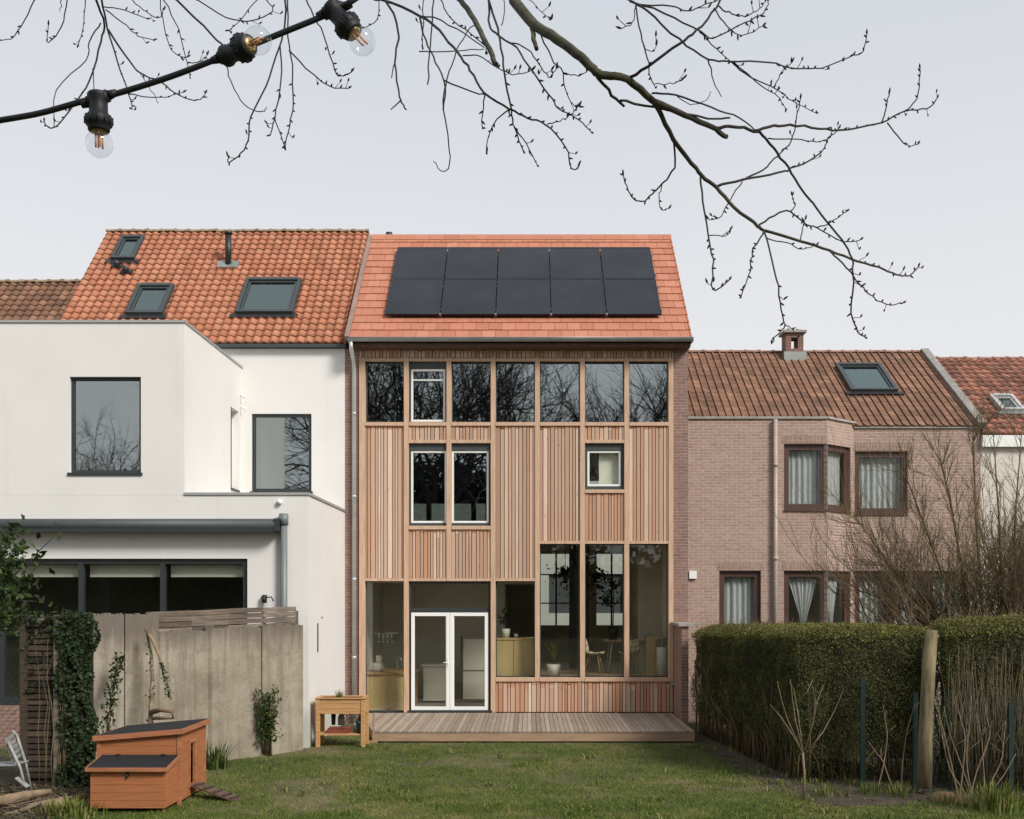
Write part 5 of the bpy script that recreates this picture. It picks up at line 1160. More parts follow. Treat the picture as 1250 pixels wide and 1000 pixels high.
# ================================================================== HEDGES
def hedge(name, lab, corners, hts, dens, tsize, base_gap, topc, seeds=0, sides=None):
    t = thing(name, lab, 'hedge', (*corners[0], 0)); cs = [Vector(c) for c in corners]; cen = sum(cs, Vector((0, 0))) / len(cs)
    mb = MB(); ins = [c.lerp(cen, .14) if True else c for c in cs]; k = len(cs)
    ins = [Vector([cen[a_] + (c[a_] - cen[a_]) * max(.25, 1 - .19 / max(abs(c[a_] - cen[a_]), .05)) for a_ in (0, 1)]) for c in cs]
    mb.hexa([(*ins[0], .35), (*ins[1], .35), (*ins[2], .35), (*ins[3], .35), (*ins[0], hts[0] - .12), (*ins[1], hts[1] - .12), (*ins[2], hts[2] - .12), (*ins[3], hts[3] - .12)]); mb.build('shade_core', SHADEM, t)  # solid core box; the hedge's inner shade is put into its dark colour
    pv = []; nv = []; tn = []
    for i in range(k):
        if sides and i not in sides: continue
        a, b = cs[i], cs[(i + 1) % k]; ha, hb = hts[i], hts[(i + 1) % k]; L = (b - a).length; nn = Vector((b.y - a.y, a.x - b.x)).normalized()
        if nn.dot(cen - a) > 0: nn = -nn
        m = int(L * (ha + hb) / 2 * dens)
        for _ in range(m):
            u = random.random(); q = a.lerp(b, u); h = ha + (hb - ha) * u; z = random.uniform(0.02, 1) * h
            bul = .16 * mnoise.noise(Vector((q.x * 1.3 + seeds, q.y * 1.3, z * 1.6))) + .035 * mnoise.noise(Vector((q.x * 6, q.y * 6, z * 6 + seeds)))
            rnd = -.22 * max(0, (z - h + .36) / .36) ** 2; low = -.12 * max(0, 1 - z / .5)
            gap = mnoise.noise(Vector((q.x * 3.5, q.y * 3.5 + seeds, z * 3.5)))
            if z < base_gap and random.random() > (z / base_gap) ** 1.5 * .8 + .12: continue
            if gap < -.18 and random.random() < .45: dep = -random.uniform(.08, .2)
            else: dep = -abs(random.gauss(0, .06))
            e = bul + rnd + low + dep; pv.append((q.x + nn.x * e, q.y + nn.y * e, z + random.gauss(0, .01))); nv.append((nn.x, nn.y, .35))
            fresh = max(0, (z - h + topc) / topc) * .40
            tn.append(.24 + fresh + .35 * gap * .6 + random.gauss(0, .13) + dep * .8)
    A_ = (cs[1] - cs[0]).length * (cs[2] - cs[1]).length; m = int(A_ * dens)
    for _ in range(m):
        u, v = random.random(), random.random(); q = cs[0].lerp(cs[1], u).lerp(cs[3].lerp(cs[2], u), v); h = (hts[0] * (1 - u) + hts[1] * u) * (1 - v) + (hts[3] * (1 - u) + hts[2] * u) * v
        ed = min(u * (cs[1] - cs[0]).length, (1 - u) * (cs[1] - cs[0]).length, v * (cs[2] - cs[1]).length, (1 - v) * (cs[2] - cs[1]).length); rnd = -.17 * max(0, 1 - ed / .34) ** 2
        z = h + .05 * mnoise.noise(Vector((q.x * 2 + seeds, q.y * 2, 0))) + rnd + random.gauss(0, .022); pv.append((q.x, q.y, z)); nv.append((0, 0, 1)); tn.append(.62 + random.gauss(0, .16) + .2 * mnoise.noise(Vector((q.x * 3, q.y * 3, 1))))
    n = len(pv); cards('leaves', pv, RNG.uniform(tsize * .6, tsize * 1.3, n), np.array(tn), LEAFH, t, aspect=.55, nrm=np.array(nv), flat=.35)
    # stems that show at the base
    mb = MB()
    for i in range(k):
        if sides and i not in sides: continue
        a, b = cs[i], cs[(i + 1) % k]; L = (b - a).length
        for _ in range(int(L * 26)):
            q = a.lerp(b, random.random()).lerp(cen, random.uniform(.02, .2)); h = random.uniform(.5, 1.5); mb.tube([(q.x, q.y, 0), (q.x + random.gauss(0, .05), q.y + random.gauss(0, .05), h * .5), (q.x + random.gauss(0, .14), q.y + random.gauss(0, .1), h)], [.012, .009, .004], 4, random.random())
    for _ in range(170 if sides else 0):
        q = cs[0].lerp(cs[1], random.random()).lerp(cs[3].lerp(cs[2], random.random()), random.random() ** 2); hz_ = hts[0] + (hts[1] - hts[0]) * .5 - .12; L = random.uniform(.15, .34)
        mb.tube([(q.x, q.y, hz_), (q.x + random.gauss(0, .02), q.y, hz_ + L * .6), (q.x + random.gauss(0, .05), q.y, hz_ + L)], [.004, .003, .0015], 3, random.random())
    tag(mb.build('stems', BUSHM, t), kind='stuff')
    return t
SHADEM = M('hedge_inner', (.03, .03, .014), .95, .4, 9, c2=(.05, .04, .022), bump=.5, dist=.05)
hedge('clipped_hedge', 'dark green clipped hedge running from the deck toward the wooden post', [(3.32, -1.45), (3.98, -7.75), (6.02, -7.85), (5.4, -1.2)], [2.13, 2.31, 2.31, 2.13], 5600, .029, .75, .40, sides=(0, 1))
hedge('far_hedge', 'taller hedge right of the wooden post at the right edge', [(5.95, -8.35), (9.2, -8.6), (9.4, -7.5), (5.95, -7.4)], [2.38, 2.52, 2.52, 2.42], 3600, .032, 1.4, .42, seeds=5, sides=(0, 3))
# bare stems tangled in front of the right hedge
mb = MB()
for _ in range(470):
    x = random.uniform(5.95, 9.0); y = -8.45 + random.gauss(0, .08); h = random.uniform(.7, 2.1); z0 = random.uniform(0, .6); l = random.gauss(0, .12)
    mb.tube([(x, y, z0), (x + l * .5 + random.gauss(0, .03), y - .04, z0 + (h - z0) * .5), (x + l + random.gauss(0, .05), y - .06, h)], [.007, .006, .002], 4, random.random())
tag(mb.build('hedge_twigs', BUSHM), 'tangle of bare upright stems in front of the taller hedge', 'twigs', kind='stuff')
# fence: green posts, wooden post, wire
gf = thing('green_wire_fence', 'green wire fence with thin metal posts at the foot of the hedges', 'fence', (6.3, -8.5, 0))
for (px, d, top) in ((1053, 15.9, 828), (1117, 15.6, 846), (1234, 15.2, 858)): 
    h = Z(top, d); x = X(px, d); mb = MB(); mb.box(x - .035, x + .035, d - 24 - .02, d - 24 + .02, 0, h); mb.build('post', GREENM, gf)
mb = MB(); x = X(1120, 15.5)
while x < 9:
    mb.tube([(x, -8.72, .05), (x, -8.72, 1.45)], .0028, 3); x += .075
for k in range(15): mb.tube([(X(1120, 15.5), -8.722, .05 + k * .10), (9, -8.722, .05 + k * .10)], .0028, 3)
mb.build('wire_mesh', WIRE, gf)
wp = MB(); wp.tube([P(1128, 962, 15.35) + Vector((0, 0, .0)), P(1130, 900, 15.35), P(1133, 830, 15.35), P(1137, 769, 15.35)], [.105, .10, .092, .088], 12)
tag(wp.build('wooden_post', POSTW), 'thick mossy wooden post standing between the two hedges', 'post')
rk = MB(); c = P(1153, 968, 14.9); rk.lathe((c.x, c.y, 0), [(.22, 0), (.20, .05), (.12, .10), (0, .11)], n=9); tag(rk.build('clay_mound', M('clay_soil', (.15, .08, .05), .95, .3, 12, bump=.6, dist=.03)), 'small reddish mound of soil at the foot of the wooden post', 'soil')
# young tree
st = thing('sapling', 'bare pale sapling standing alone in front of the clipped hedge', 'tree', (X(981, 14.9), -9.1, 0))
mb = MB(); base = P(981.5, 975, 14.9); base.z = 0; fork = P(980, 919, 14.9); mb.tube([base, P(982, 945, 14.9), fork], [.017, .013, .015], 7); mb.build('trunk', PALE, st)
mb = MB()
for pts_ in ([(980, 919), (965, 893), (953, 875), (940, 860)], [(979, 917), (962, 880), (955, 858), (949, 832)], [(980, 918), (971, 880), (967, 850), (965, 829)], [(980, 918), (974, 870), (969, 842), (964, 833)], [(983, 916), (993, 880), (997, 857), (1005, 837)], [(993, 880), (995, 855), (992, 838)], [(985, 919), (1005, 893), (1019, 867), (1030, 841)], [(976, 855), (985, 845), (992, 830)]):
    pp = [P(x, y, 14.9 + .15 * math.sin(x)) if i else P(x, y, 14.9) for i, (x, y) in enumerate(pts_)]; mb.tube(pp, [.010 - .0075 * i / (len(pp) - 1) for i in range(len(pp))], 5)
mb.build('branches', PALE, st)
CANES = ((1190, 1010, 1172, 930, 1152, 862), (1192, 1010, 1180, 920, 1186, 850), (1194, 1010, 1215, 960, 1240, 920), (1188, 1008, 1160, 940, 1146, 870), (1196, 1008, 1200, 930, 1192, 870), (1170, 990, 1178, 900, 1166, 850), (1205, 1005, 1222, 930, 1228, 880), (1172, 985, 1155, 905, 1143, 850), (1182, 1000, 1208, 900, 1202, 860), (1070, 965, 1083, 900, 1078, 860), (1100, 958, 1106, 900, 1120, 850), (1092, 968, 1078, 930, 1060, 905))
for sel, lab in ((lambda x: x > 1120, 'pale bare canes fanning up in front of the far hedge'), (lambda x: x < 1120, 'few short dead canes between the green post and wooden post')):
    br = MB()
    for (x0, y0, x1, y1, x2, y2) in [q for q in CANES if sel(q[0])]:
        d = 14.5 if x0 > 1120 else 15.5; a = P(x0, y0, d); a.z = 0; b_ = P(x1, y1, d); c_ = P(x2, y2, d + .1); br.tube(smooth([a, a.lerp(b_, .5) + Vector((random.gauss(0, .03), 0, 0)), b_, b_.lerp(c_, .5) + Vector((random.gauss(0, .025), 0, 0)), c_], 3), [.011 - .008 * i / 12 for i in range(13)], 5)
        for _ in range(3):
            q = b_.lerp(c_, random.random() * .7); br.tube([q, q + Vector((random.gauss(0, .07), 0, random.uniform(.08, .22)))], [.004, .002], 4)
    tag(br.build('bramble_canes', PALE), lab, 'canes', kind='stuff')
c = P(1215, 1000, 14.2); tuft('sedge_clump', 'clump of long dull grass at the lower right corner', (c.x, c.y, 0), .45, 260, GRASS, .45, w_=.008)
for k, (px, d) in enumerate(((1010, 15.2), (1060, 15.4), (1100, 15.2), (1160, 14.6), (1240, 14.6))): tuft('grass_tuft', ['tuft of long grass right of the sapling', 'tuft of long grass at the first green post', 'tuft of long grass left of the wooden post', 'tuft of long grass beside the soil mound', 'tuft of long grass at the right edge'][k], (X(px, d), d - 24, 0), .22, 90, GRASS, .25)
mb = MB()
for (px, py) in ((846, 913), (868, 917), (885, 924), (897, 932), (905, 938)):
    d = 2.76 * F / (py - 728); mb.box(X(px, d) - .11, X(px, d) + .09, d - 24 - .05, d - 24 + .05, 0, .022)
tag(mb.build('edging_stones', SOIL), 'row of half buried edging stones beside the clipped hedge', 'edging')

# ================================================================== branching generators
def grow(mb, p, d, L, r, lev, spec, leaves=None):
    n = 3 if lev < spec['max'] - 1 else 2; pts_ = [p]; q = p.copy(); dd = d.copy()
    for i in range(n):
        dd = (dd + Vector([random.gauss(0, spec['wob']) for _ in range(3)]) + Vector((0, 0, spec['up']))).normalized(); q = q + dd * (L / n); pts_.append(q.copy())
    rr = [r * (1 - .45 * i / n) for i in range(n + 1)]
    if lev >= spec['max']: rr[-1] = r * .3
    mb.tube(pts_, rr, 5 if lev < 2 else 3, random.random(), cap=False)
    if lev >= spec['max']: return
    kids = spec['kids'][lev]
    for k in range(kids):
        t = random.uniform(.35, 1) if k else 1; i = min(int(t * n), n - 1); s_ = pts_[i].lerp(pts_[i + 1], t * n - i)
        ax = Vector([random.gauss(0, 1) for _ in range(3)]); ax = (ax - ax.dot(dd) * dd).normalized(); an = random.uniform(*spec['ang']) if k else random.uniform(.05, .3)
        nd = (dd * math.cos(an) + ax * math.sin(an)).normalized(); grow(mb, s_, nd, L * random.uniform(*spec['len']), r * random.uniform(.5, .68), lev + 1, spec)
# trees standing behind the photographer: the windows mirror them
spec = dict(max=6, kids=[5, 4, 4, 3, 3, 3], wob=.16, up=.05, ang=(.4, .95), len=(.62, .82))
protos = []
for k in range(2):
    random.seed(40 + k); mb = MB(); mb.tube([(0, 0, 0), (.05, 0, 2.2), (0, .1, 4.6)], [.30, .25, .21], 9); t = thing('bare_tree', 'x', 'tree', (0, 0, 0)); mb.build('trunk', FARBARK, t)
    mb = MB()
    for j in range(5): a = j * 1.26 + random.random(); grow(mb, Vector((0, .1, 4.3)), Vector((math.cos(a) * .55, math.sin(a) * .55, 1)).normalized(), 3.7, .12, 1, spec)
    mb.build('crown', FARBARK, t); protos.append(t)
random.seed(99)
TL = ['widest bare tree mirrored in the leftmost attic windows', 'bare tree mirrored in the third attic window', 'slim bare tree mirrored in the fourth attic window', 'low bare tree mirrored in the fifth attic window', 'crooked bare tree mirrored in the seventh attic window', 'bare tree mirrored in the big window of the white extension', 'bare tree on the far right of the garden end']
for k, (x, y, s_) in enumerate([(-8.4, -44, 1.5), (-5.4, -43, 1.5), (-1.6, -45, 1.4), (2.9, -47, 1.02), (8.3, -43, 1.42), (-24, -46, .9), (17, -47, 1.2)]):
    o = protos[k] if k < 2 else copy_tree(protos[k % 2]); o.location = (x, y, 0); o.rotation_euler.z = k * 1.1; o.scale = (s_, s_, s_); o['label'] = TL[k]; o['group'] = 'bare trees behind the garden'
cnf = thing('conifer_row', 'tall dark evergreen row closing the far end of the garden', 'trees', (0, -52, 0)); cnf['kind'] = 'stuff'
pv = []
for _ in range(20000):
    x = random.uniform(-38, 34) if random.random() < .6 else random.uniform(-14, 1.5); h = (11.6 if -13 < x < .5 else (10.2 if x < -18 else 6.6)) + 1.6 * mnoise.noise(Vector((x * .25, 0, 0))) + 1.2 * mnoise.noise(Vector((x * 1.1, 4, 0))); z = random.random() * h; pv.append((x, -52 + random.gauss(0, .5), z))
cards('foliage', pv, RNG.uniform(.4, .8, 20000), RNG.beta(2, 4, 20000), LEAFI, cnf)
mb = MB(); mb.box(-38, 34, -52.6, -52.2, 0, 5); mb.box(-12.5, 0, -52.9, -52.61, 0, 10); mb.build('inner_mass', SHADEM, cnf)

# ------------------------------------------------------------------ big shrub behind the hedge (neighbour's garden)
bs = thing('bare_shrub', 'large tangled bare shrub behind the far hedge at the right', 'shrub', (7.7, -5.3, 0))
random.seed(5); mb = MB()
sp2 = dict(max=4, kids=[4, 4, 4, 3], wob=.10, up=.10, ang=(.25, .7), len=(.55, .8))
for j in range(32):
    a = random.uniform(0, 6.28); lean = random.uniform(.02, .40); bx = 8.15 + random.gauss(0, .5); by = -5.2 + random.gauss(0, .3)
    if j >= 15: bx = random.uniform(7.9, 9.3); lean = random.uniform(.02, .2)
    if j < 3: lean = .5; a = math.pi + random.uniform(-.5, .5); bx = 7.2
    grow(mb, Vector((bx, by, .1)), Vector((math.cos(a) * lean, math.sin(a) * lean * .5, 1)).normalized(), random.uniform(1.5, 2.0), .028, 0, sp2)
mb.build('stems', BUSHM, bs)
mb = MB()
for pp in ([(1160, 770), (1120, 735), (1090, 700), (1062, 655), (1045, 632)], [(1180, 765), (1150, 700), (1128, 640), (1110, 592), (1100, 572)], [(1150, 775), (1105, 745), (1070, 728), (1045, 720)], [(1185, 760), (1172, 680), (1160, 610), (1150, 570), (1148, 560)], [(1200, 760), (1192, 640), (1188, 540), (1190, 530)], [(1225, 760), (1220, 640), (1212, 520)], [(1235, 760), (1240, 620), (1248, 520)], [(1158, 775), (1120, 720), (1085, 690), (1055, 690)]):
    q = [P(x, y, 18.7) for x, y in pp]; mb.tube(q, [.03 - .024 * i / (len(q) - 1) for i in range(len(q))], 5, random.random())
    for i in range(1, len(q)):
        for _ in range(9):
            s_ = q[i - 1].lerp(q[i], random.random()); dd = ((q[i] - q[i - 1]).normalized() + Vector([random.gauss(0, .45) for _ in range(3)])).normalized(); grow(mb, s_, dd, random.uniform(.25, .6), .007, 2, sp2)
mb.build('long_limbs', BUSHM, bs)
pv = []
for _ in range(5200): pv.append(tuple(P(random.gauss(1200, 42), 765 - abs(random.gauss(0, 75)), 18.6 + random.gauss(0, .4))))
cards('budding_leaves', pv, RNG.uniform(.02, .04, len(pv)), RNG.beta(3, 2.4, len(pv)), LEAFH, bs)

# ================================================================== OVERHANGING TREE (branches traced in space in front of the camera)
def dep(px, py): return 5.2 + .55 * math.sin(px / 170.) + .35 * math.sin(py / 60. + px / 200.)
ot = thing('overhanging_tree', 'bare budding tree whose branches hang across the sky', 'tree', (-1.5, -29.5, 0))
BR = [
 (6.2, 2.8, 'L', [(627, 0), (651, 29), (680, 48), (709, 70), (728, 88), (740, 92), (766, 97), (797, 123), (836, 141), (868, 155), (887, 167)]),
 (2.1, .8, 0, [(875, 157), (896, 155), (921, 160), (931, 165), (949, 187), (966, 211), (984, 239), (996, 254), (1022, 286), (1038, 311), (1041, 334), (1039, 382), (1047, 404), (1057, 413)]),
 (3.4, .8, 0, [(797, 123), (804, 134), (822, 169), (840, 194), (857, 215), (875, 229), (897, 254), (926, 276), (932, 281), (977, 294), (1012, 306), (1047, 319), (1079, 329), (1098, 336), (1111, 336), (1121, 326)]),
 (1.1, .6, 1, [(1012, 306), (1028, 321), (1047, 343), (1060, 359), (1082, 372), (1102, 370)]),
 (1.3, .6, 1, [(926, 276), (945, 263), (964, 258), (983, 273), (996, 278), (1028, 294), (1050, 293)]),
 (.9, .6, 1, [(996, 278), (1010, 274), (1034, 258)]), (.8, .6, 1, [(966, 258), (970, 250), (967, 239)]),
 (1.2, .6, 1, [(932, 281), (929, 289), (918, 308), (916, 330), (905, 361)]),
 (1.2, .6, 1, [(932, 283), (935, 289), (948, 340), (953, 378), (958, 396), (948, 410), (942, 420)]), (.8, .5, 1, [(958, 396), (967, 402)]),
 (1.3, .7, 1, [(855, 216), (860, 257), (865, 292), (870, 318), (870, 354), (890, 342)]), (.7, .5, 1, [(864, 286), (881, 289), (890, 285)]),
 (1.3, .7, 1, [(822, 169), (823, 204), (804, 229), (794, 239), (780, 247), (767, 233), (761, 214)]), (.7, .5, 1, [(808, 226), (804, 241), (807, 256), (816, 255)]),
 (1.7, .6, 1, [(875, 228), (907, 220), (949, 211), (966, 206), (995, 192), (1007, 180), (1012, 169), (1024, 157)]),
 (1.2, .6, 1, [(907, 220), (931, 208), (949, 190), (966, 172), (972, 145), (977, 121)]), (.8, .5, 1, [(906, 222), (890, 247), (878, 266), (865, 268)]),
 (.8, .5, 1, [(977, 294), (981, 275), (983, 268)]), (.8, .5, 1, [(935, 290), (960, 297), (980, 304), (996, 300)]),
 (1.9, .8, 1, [(921, 160), (945, 154), (973, 153), (1009, 159), (1037, 158), (1076, 150), (1104, 136), (1132, 133), (1144, 120)]),
 (.9, .6, 1, [(1076, 150), (1082, 130), (1086, 113)]), (.9, .6, 1, [(1104, 136), (1118, 123), (1122, 105), (1123, 84)]), (.9, .5, 1, [(1083, 150), (1100, 172), (1111, 178), (1121, 176)]),
 (.9, .5, 1, [(938, 169), (977, 171), (1002, 173), (1012, 169)]),
 (1.3, .9, 0, [(796, 114), (826, 116), (868, 132), (903, 144), (924, 162)]), (.6, .4, 0, [(827, 118), (843, 128), (861, 123), (868, 112)]),
 (2.2, 1.6, 0, [(727, 90), (748, 116), (762, 130)]), (1.6, 1.2, 0, [(757, 123), (801, 132), (864, 145), (891, 144)]),
 (2.0, 1.1, 'L', [(766, 97), (790, 81), (829, 53), (850, 37), (875, 9), (882, -6)]),
 (1.6, .7, 'T', [(769, 0), (790, 14), (829, 49), (864, 72), (892, 75), (938, 76), (973, 83), (1002, 83), (1037, 70), (1053, 63), (1058, 42)]),
 (.9, .5, 0, [(864, 72), (871, 99), (881, 118)]), (1, .5, 1, [(892, 75), (917, 95), (949, 109), (966, 123), (996, 138)]), (.8, .5, 1, [(896, 76), (931, 106), (949, 116), (959, 133)]), (.7, .5, 1, [(945, 107), (952, 91), (966, 77)]),
 (1.2, .6, 1, [(769, 2), (811, 16), (854, 39), (871, 46), (910, 28), (931, 16), (940, -2)]), (.9, .5, 1, [(854, 39), (875, 60), (896, 79)]), (.9, .5, 1, [(871, 10), (889, 33), (906, 44), (931, 32)]), (1, .5, 1, [(876, 7), (890, 16), (905, 20), (925, 13), (934, 2)]),
 (1, .5, 1, [(776, 7), (782, 42), (790, 70), (794, 95), (799, 103), (818, 102), (831, 99)]), (.6, .4, 1, [(785, 56), (794, 63), (801, 56)]), (1, .6, 1, [(776, 7), (819, 7), (840, 13), (861, 5), (880, 0)]), (.7, .5, 1, [(776, 8), (771, 28), (759, 35)]),
 (4.0, 2.6, 'T', [(562, 0), (579, 24), (594, 53), (606, 79)]), (3.0, 2.4, 0, [(648, 24), (652, 48), (655, 60)]),
 (1.9, .7, 'T', [(596, 0), (608, 36), (612, 60), (618, 101), (624, 134), (628, 156), (639, 185)]), (.9, .6, 1, [(628, 156), (642, 175), (656, 202)]),
 (1.7, .6, 'T', [(597, 0), (598, 31), (608, 43), (630, 58), (651, 89), (675, 122), (680, 132), (706, 146), (722, 162)]), (.8, .5, 1, [(692, 141), (699, 138), (706, 130)]), (.9, .5, 1, [(622, 53), (639, 56), (656, 74), (666, 91), (673, 95), (679, 84)]),
 (1.0, .5, 1, [(656, 36), (673, 70), (687, 89), (692, 115), (702, 130)]), (.7, .5, 1, [(687, 89), (706, 92), (716, 88)]),
 (2.0, .6, 'T', [(471, 0), (512, 19), (536, 38), (558, 64), (574, 86), (591, 113), (622, 133), (644, 144), (666, 152), (690, 178), (698, 206), (706, 204)]), (.8, .5, 1, [(668, 152), (680, 149), (692, 144)]),
 (2.0, .8, 'T', [(469, 0), (482, 22), (486, 48), (482, 77), (488, 118), (496, 134)]), (.9, .6, 0, [(490, 122), (477, 134)]), (.8, .6, 0, [(482, 77), (478, 95)]),
 (1.2, .5, 0, [(512, 19), (517, 43), (529, 70), (542, 98), (541, 134), (549, 192), (542, 210), (529, 197)]), (1, .6, 0, [(542, 98), (584, 115), (591, 113)]), (1, .6, 0, [(541, 134), (546, 96), (558, 62), (571, 38), (580, 30)]),
 (1.1, .8, 'T', [(529, 0), (525, 55), (522, 103)]), (.8, .6, 'T', [(517, 0), (516, 58)]), (1, .6, 0, [(514, 20), (531, 22), (567, 41), (591, 58)]), (.9, .6, 'T', [(538, 0), (550, 22), (574, 41), (597, 60)]), (.8, .5, 0, [(512, 63), (555, 62), (591, 60)]), (.8, .5, 1, [(565, 68), (584, 68), (608, 83), (627, 91), (649, 86)]),
 (.9, .6, 1, [(592, 115), (590, 135), (589, 156)]), (.9, .6, 1, [(622, 134), (606, 146), (596, 166), (594, 187)]), (.8, .5, 'T', [(463, 0), (460, 24), (445, 34)]), (.7, .5, 0, [(612, 31), (616, 12), (614, -4)]), (.7, .4, 'T', [(646, 0), (666, 19), (673, 24)]),
 (1.5, .6, 'T', [(349, 0), (348, 26), (341, 57), (324, 106), (306, 143), (303, 172), (295, 187), (280, 198), (278, 191)]), (1.2, .6, 'T', [(351, 0), (352, 44), (357, 92), (357, 136), (350, 167), (348, 183)]), (1, .6, 1, [(342, 57), (343, 99), (335, 143), (330, 165)]), (.8, .6, 1, [(335, 143), (347, 178)]),
 (1, .5, 1, [(353, 62), (381, 90), (403, 106), (425, 108)]), (1.2, .6, 'T', [(374, 0), (385, 24), (396, 46), (409, 86), (416, 93), (429, 88)]), (.8, .5, 0, [(270, 60), (278, 86), (286, 110), (302, 131), (321, 136), (325, 131)]),
 (1, .6, 'T', [(232, -4), (277, 21), (308, 25), (332, 13), (324, -2)]), (.7, .5, 'T', [(313, 0), (295, 22), (280, 37)]), (1.7, 1.1, 'T', [(216, 0), (256, 41), (272, 55)]),
 (1.9, .6, 'T', [(117, 0), (127, 28), (123, 51), (110, 97), (90, 128), (69, 154), (58, 154), (54, 148)]), (1.9, .6, 'T', [(124, 0), (131, 36), (148, 90), (159, 120), (160, 133)]), (1.3, .5, 1, [(132, 36), (154, 69), (169, 87), (197, 100), (220, 118), (241, 122), (251, 114)]),
 (.8, .5, 1, [(125, 8), (154, 13), (179, 23)]), (.8, .5, 1, [(129, 12), (154, 31), (169, 44), (187, 49)]), (.9, .5, 0, [(123, 28), (109, 51), (105, 73), (69, 110), (66, 154)]), (1, .5, 'T', [(42, 0), (26, 31), (13, 47), (-6, 49)]), (1, .5, 'T', [(82, 0), (74, 33), (61, 50), (57, 48), (59, 31)]), (.8, .5, 'T', [(104, 0), (102, 28), (96, 54)]),
 (.8, .5, 'T', [(195, 0), (202, 41), (212, 64), (228, 70)]), (1, .5, 'T', [(200, 0), (218, 36), (228, 77), (232, 95)]), (.7, .5, 1, [(228, 77), (243, 75), (253, 67)]), (.8, .5, 'T', [(161, 0), (179, 15), (195, 22), (200, 12)]), (.7, .5, 0, [(113, 84), (115, 113)]), (.8, .4, 1, [(157, 115), (195, 119), (223, 113)]), (.5, .4, 0, [(168, 86), (185, 110), (193, 126)]), (.6, .4, 0, [(75, 0), (73, 14)]),
]
mbk = MB(); mtw = MB(); mbd = MB()
H0 = [Vector((-1.5, -29.5, 0)), Vector((-1.4, -29.3, 2.6)), Vector((-1.1, -28.6, 4.6))]
LIMB = [[H0[-1], Vector((-.5, -25, 6.9)), Vector((-.15, -21, 7.1)), Vector((0, -19.2, 6.5)), P(620, -8, dep(627, 0))],
        [H0[-1], Vector((-1.6, -25, 7.0)), Vector((-1.7, -21, 7.2)), Vector((-1.9, -19.4, 6.9))],
        [Vector((-.5, -25, 6.9)), Vector((.4, -21, 7.3)), Vector((.55, -19.0, 6.5)), P(768, -6, dep(769, 0))],
        [Vector((-1.7, -21, 7.2)), Vector((-1.0, -19.4, 6.8)), Vector((-.6, -18.9, 6.4))]]
tkm = MB(); tkm.tube(H0, [.22, .19, .15], 12); tkm.build('trunk', BARK, ot)
for l, rr in zip(LIMB, ([.14, .09, .06, .04, .025], [.12, .07, .04, .03], [.08, .05, .02, .010], [.035, .025, .015])): mbk.tube(l, rr, 8)
LP = [l[i].lerp(l[i + 1], t) for l in LIMB for i in range(len(l) - 1) for t in (0, .25, .5, .75, 1)]
random.seed(21)
def bud(q, dr, L, r):
    L *= 1.5; r *= 1.5; dr = dr.normalized(); mbd.tube([q, q + dr * L * .35, q + dr * L * .7, q + dr * L], [r * .4, r, r * .75, r * .1], 5)
for r0, r1, kd, pl_ in BR:
    pp = [P(x, y, dep(x, y)) for x, y in pl_]
    if kd == 'T':
        near = min(LP, key=lambda q: (q - pp[0] - Vector((0, 0, .3))).length); up = pp[0] + (pp[0] - pp[1]).normalized() * .18
        pp = [near, near.lerp(up, .6) + Vector((0, 0, .03)), up] + pp
    sp_ = smooth(pp, 4); m = len(sp_); k_ = dep(*pl_[0]) / F
    rad = [(r0 + (r1 - r0) * (i / (m - 1)) ** .8) * k_ * 1.06 for i in range(m)]
    for i in range(1, m - 1):
        j_ = Vector([random.gauss(0, .0022 if r0 < 3 else .0015) for _ in range(3)]); sp_[i] = sp_[i] + j_
    (mbk if r0 > 2.5 else mtw).tube(sp_, rad, 8 if r0 > 2.5 else 5)
    if kd == 1 or (kd == 'T' and r1 <= .7) or (kd == 0 and r0 > 1.9 and r1 <= .8):
        tot = 0; nxt = .05; half = m * (.35 if kd == 1 else .62 if kd == 'T' else .72)
        for i in range(1, m):
            seg = (sp_[i] - sp_[i - 1]).length; tot += seg
            if i > half and tot > nxt:
                nxt = tot + random.uniform(.018, .042); d = (sp_[i] - sp_[i - 1]).normalized(); sidev = Vector((random.gauss(0, 1), random.gauss(0, .6), random.gauss(.5, 1))); sidev = (sidev - sidev.dot(d) * d).normalized()
                s_ = random.random()
                if s_ < .22:
                    e_ = sp_[i] + (d * .8 + sidev).normalized() * random.uniform(.02, .05); mtw.tube([sp_[i], e_], [.0018, .0013], 4); bud(e_, d * .5 + sidev * .3 + Vector((0, 0, .7)), random.uniform(.012, .018), .0032)
                else: bud(sp_[i], d * .8 + sidev, random.uniform(.010, .018), .003)
        bud(sp_[-1], sp_[-1] - sp_[-2] + Vector((0, 0, .01)), .018, .0035)
mbk.build('limbs', BARK, ot); mtw.build('twigs', TWIG, ot); tag(mbd.build('buds', TWIG, ot), kind='stuff')

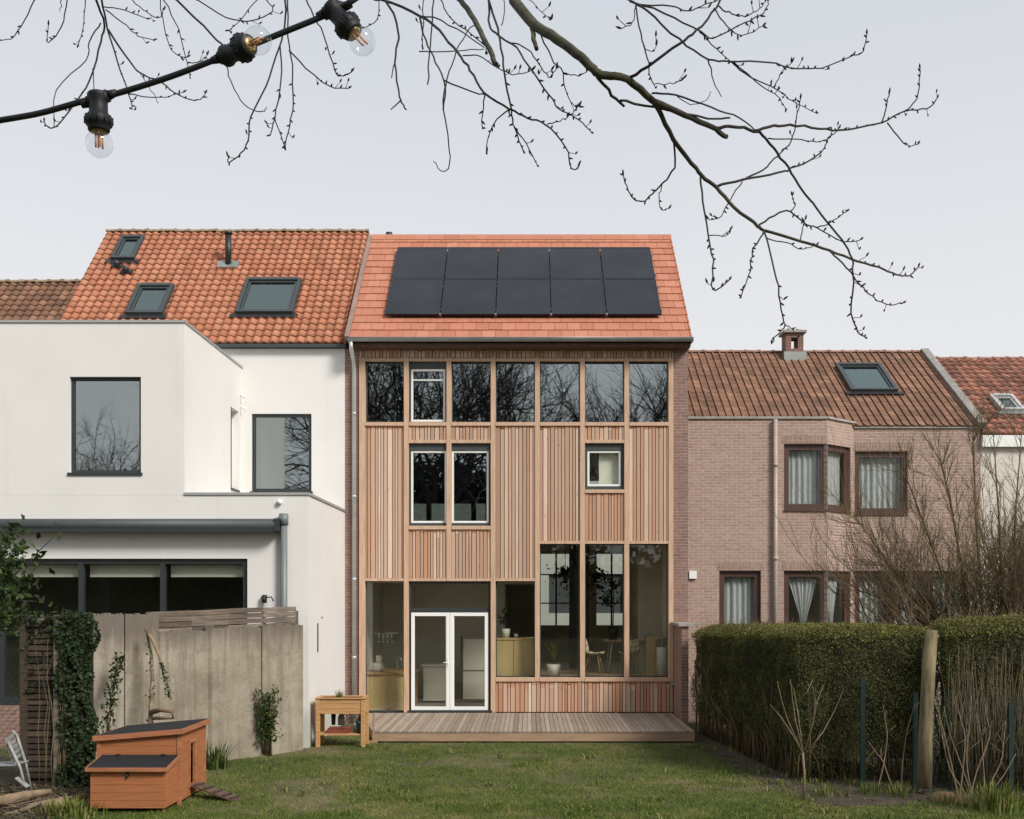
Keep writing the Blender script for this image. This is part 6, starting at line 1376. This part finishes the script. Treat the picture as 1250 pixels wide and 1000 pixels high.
# ================================================================== STRING LIGHTS
sl_ = thing('string_lights', 'black festoon light cable with three clear bulbs across the upper left', 'string lights', P(120, 120, 2.1))
D = 2.1
cab = [P(-900, 300, 3.2), P(-420, 215, 2.5), P(-60, 157, 2.15), P(0, 147, D), P(50, 138, D), P(100, 124, D), P(140, 115, D), P(210, 93, D), P(285, 64, D), P(340, 42, D), P(405, 15, D), P(440, -6, D), P(500, -50, 2.3), P(620, -170, 2.9)]
mb = MB(); mb.tube(smooth(cab, 5), 3.6 * D / F, 10); mb.build('cable', RUBBER, sl_)
def lamp(px, py, dr, s=1.0):
    dr = Vector(dr).normalized(); q = P(px, py, D); u = D / F        # u = one photo pixel in metres here
    cdir = (P(px + 10, py - 3.6, D) - q).normalized()
    mb = MB(); mb.tube([q - cdir * 22 * u, q - cdir * 12 * u], [4.0 * u, 6.2 * u], 10); mb.tube([q + cdir * 12 * u, q + cdir * 24 * u], [6.2 * u, 4.0 * u], 10)
    mb.tube([q - cdir * 13 * u, q + cdir * 13 * u], 7.5 * u, 12)
    mb.lathe(q - dr * 7 * u, [(0, 0), (11.5 * u, 0), (13 * u, 2 * u), (13 * u, 5 * u), (11 * u, 10 * u), (11 * u, 24 * u), (12.5 * u, 25.5 * u), (12.5 * u, 27 * u), (15.5 * u, 28.5 * u), (16.2 * u, 31 * u), (16.2 * u, 37 * u), (15 * u, 39.5 * u), (13 * u, 41 * u), (13 * u, 45 * u), (11.5 * u, 47 * u), (9 * u, 47 * u)], axis=dr, n=24)
    a = dr.orthogonal().normalized(); b = dr.cross(a)
    for k in range(12):
        t = k * math.pi / 6; v_ = (a * math.cos(t) + b * math.sin(t)) * 16.1 * u; mb.tube([q + dr * 22 * u + v_, q + dr * 31 * u + v_], 1.1 * u, 5)
    so_ = mb.build('lamp_socket', RUBBER, sl_)
    g = MB(); prof = []
    c0_ = 40 * u; Rb = 16.5 * u
    prof = [(9.5 * u, c0_ - 1 * u), (10.5 * u, c0_ + 3 * u)] + [(Rb * math.cos(t), c0_ + 15.5 * u + Rb * math.sin(t)) for t in [R(-48 + 138 * k / 14) for k in range(15)]]
    g.lathe(q - dr * 1 * u, prof, axis=dr, n=28); g.build('bulb', G_BULB, so_)
    f = MB(); base = q + dr * (38 * u)
    for off in (-4.2, 4.2):
        o_ = a * off * u; f.tube([base + o_ * .8, base + dr * 5 * u + o_], .35 * u, 5); f.tube([base + dr * 4 * u + o_, base + dr * 22 * u + o_], 1.15 * u, 6)
        o2 = b * off * .6 * u; f.tube([base + dr * 4 * u + o2, base + dr * 21 * u + o2], .9 * u, 6)
    f.tube([base, base + dr * 8 * u], [3 * u, 1.2 * u], 8); f.build('filament', FIL, so_)
    c_ = MB(); c_.lathe(q + dr * 36 * u, [(9 * u, 0), (9 * u, 5 * u), (6 * u, 6.5 * u), (0, 6.5 * u)], axis=dr, n=16); c_.build('brass_collar', BRASS, so_)
lamp(120, 121, (0.02, 0, -1)); lamp(279, 67, (.80, -.60, .02)); lamp(407, 13, (.60, -.10, -.68))
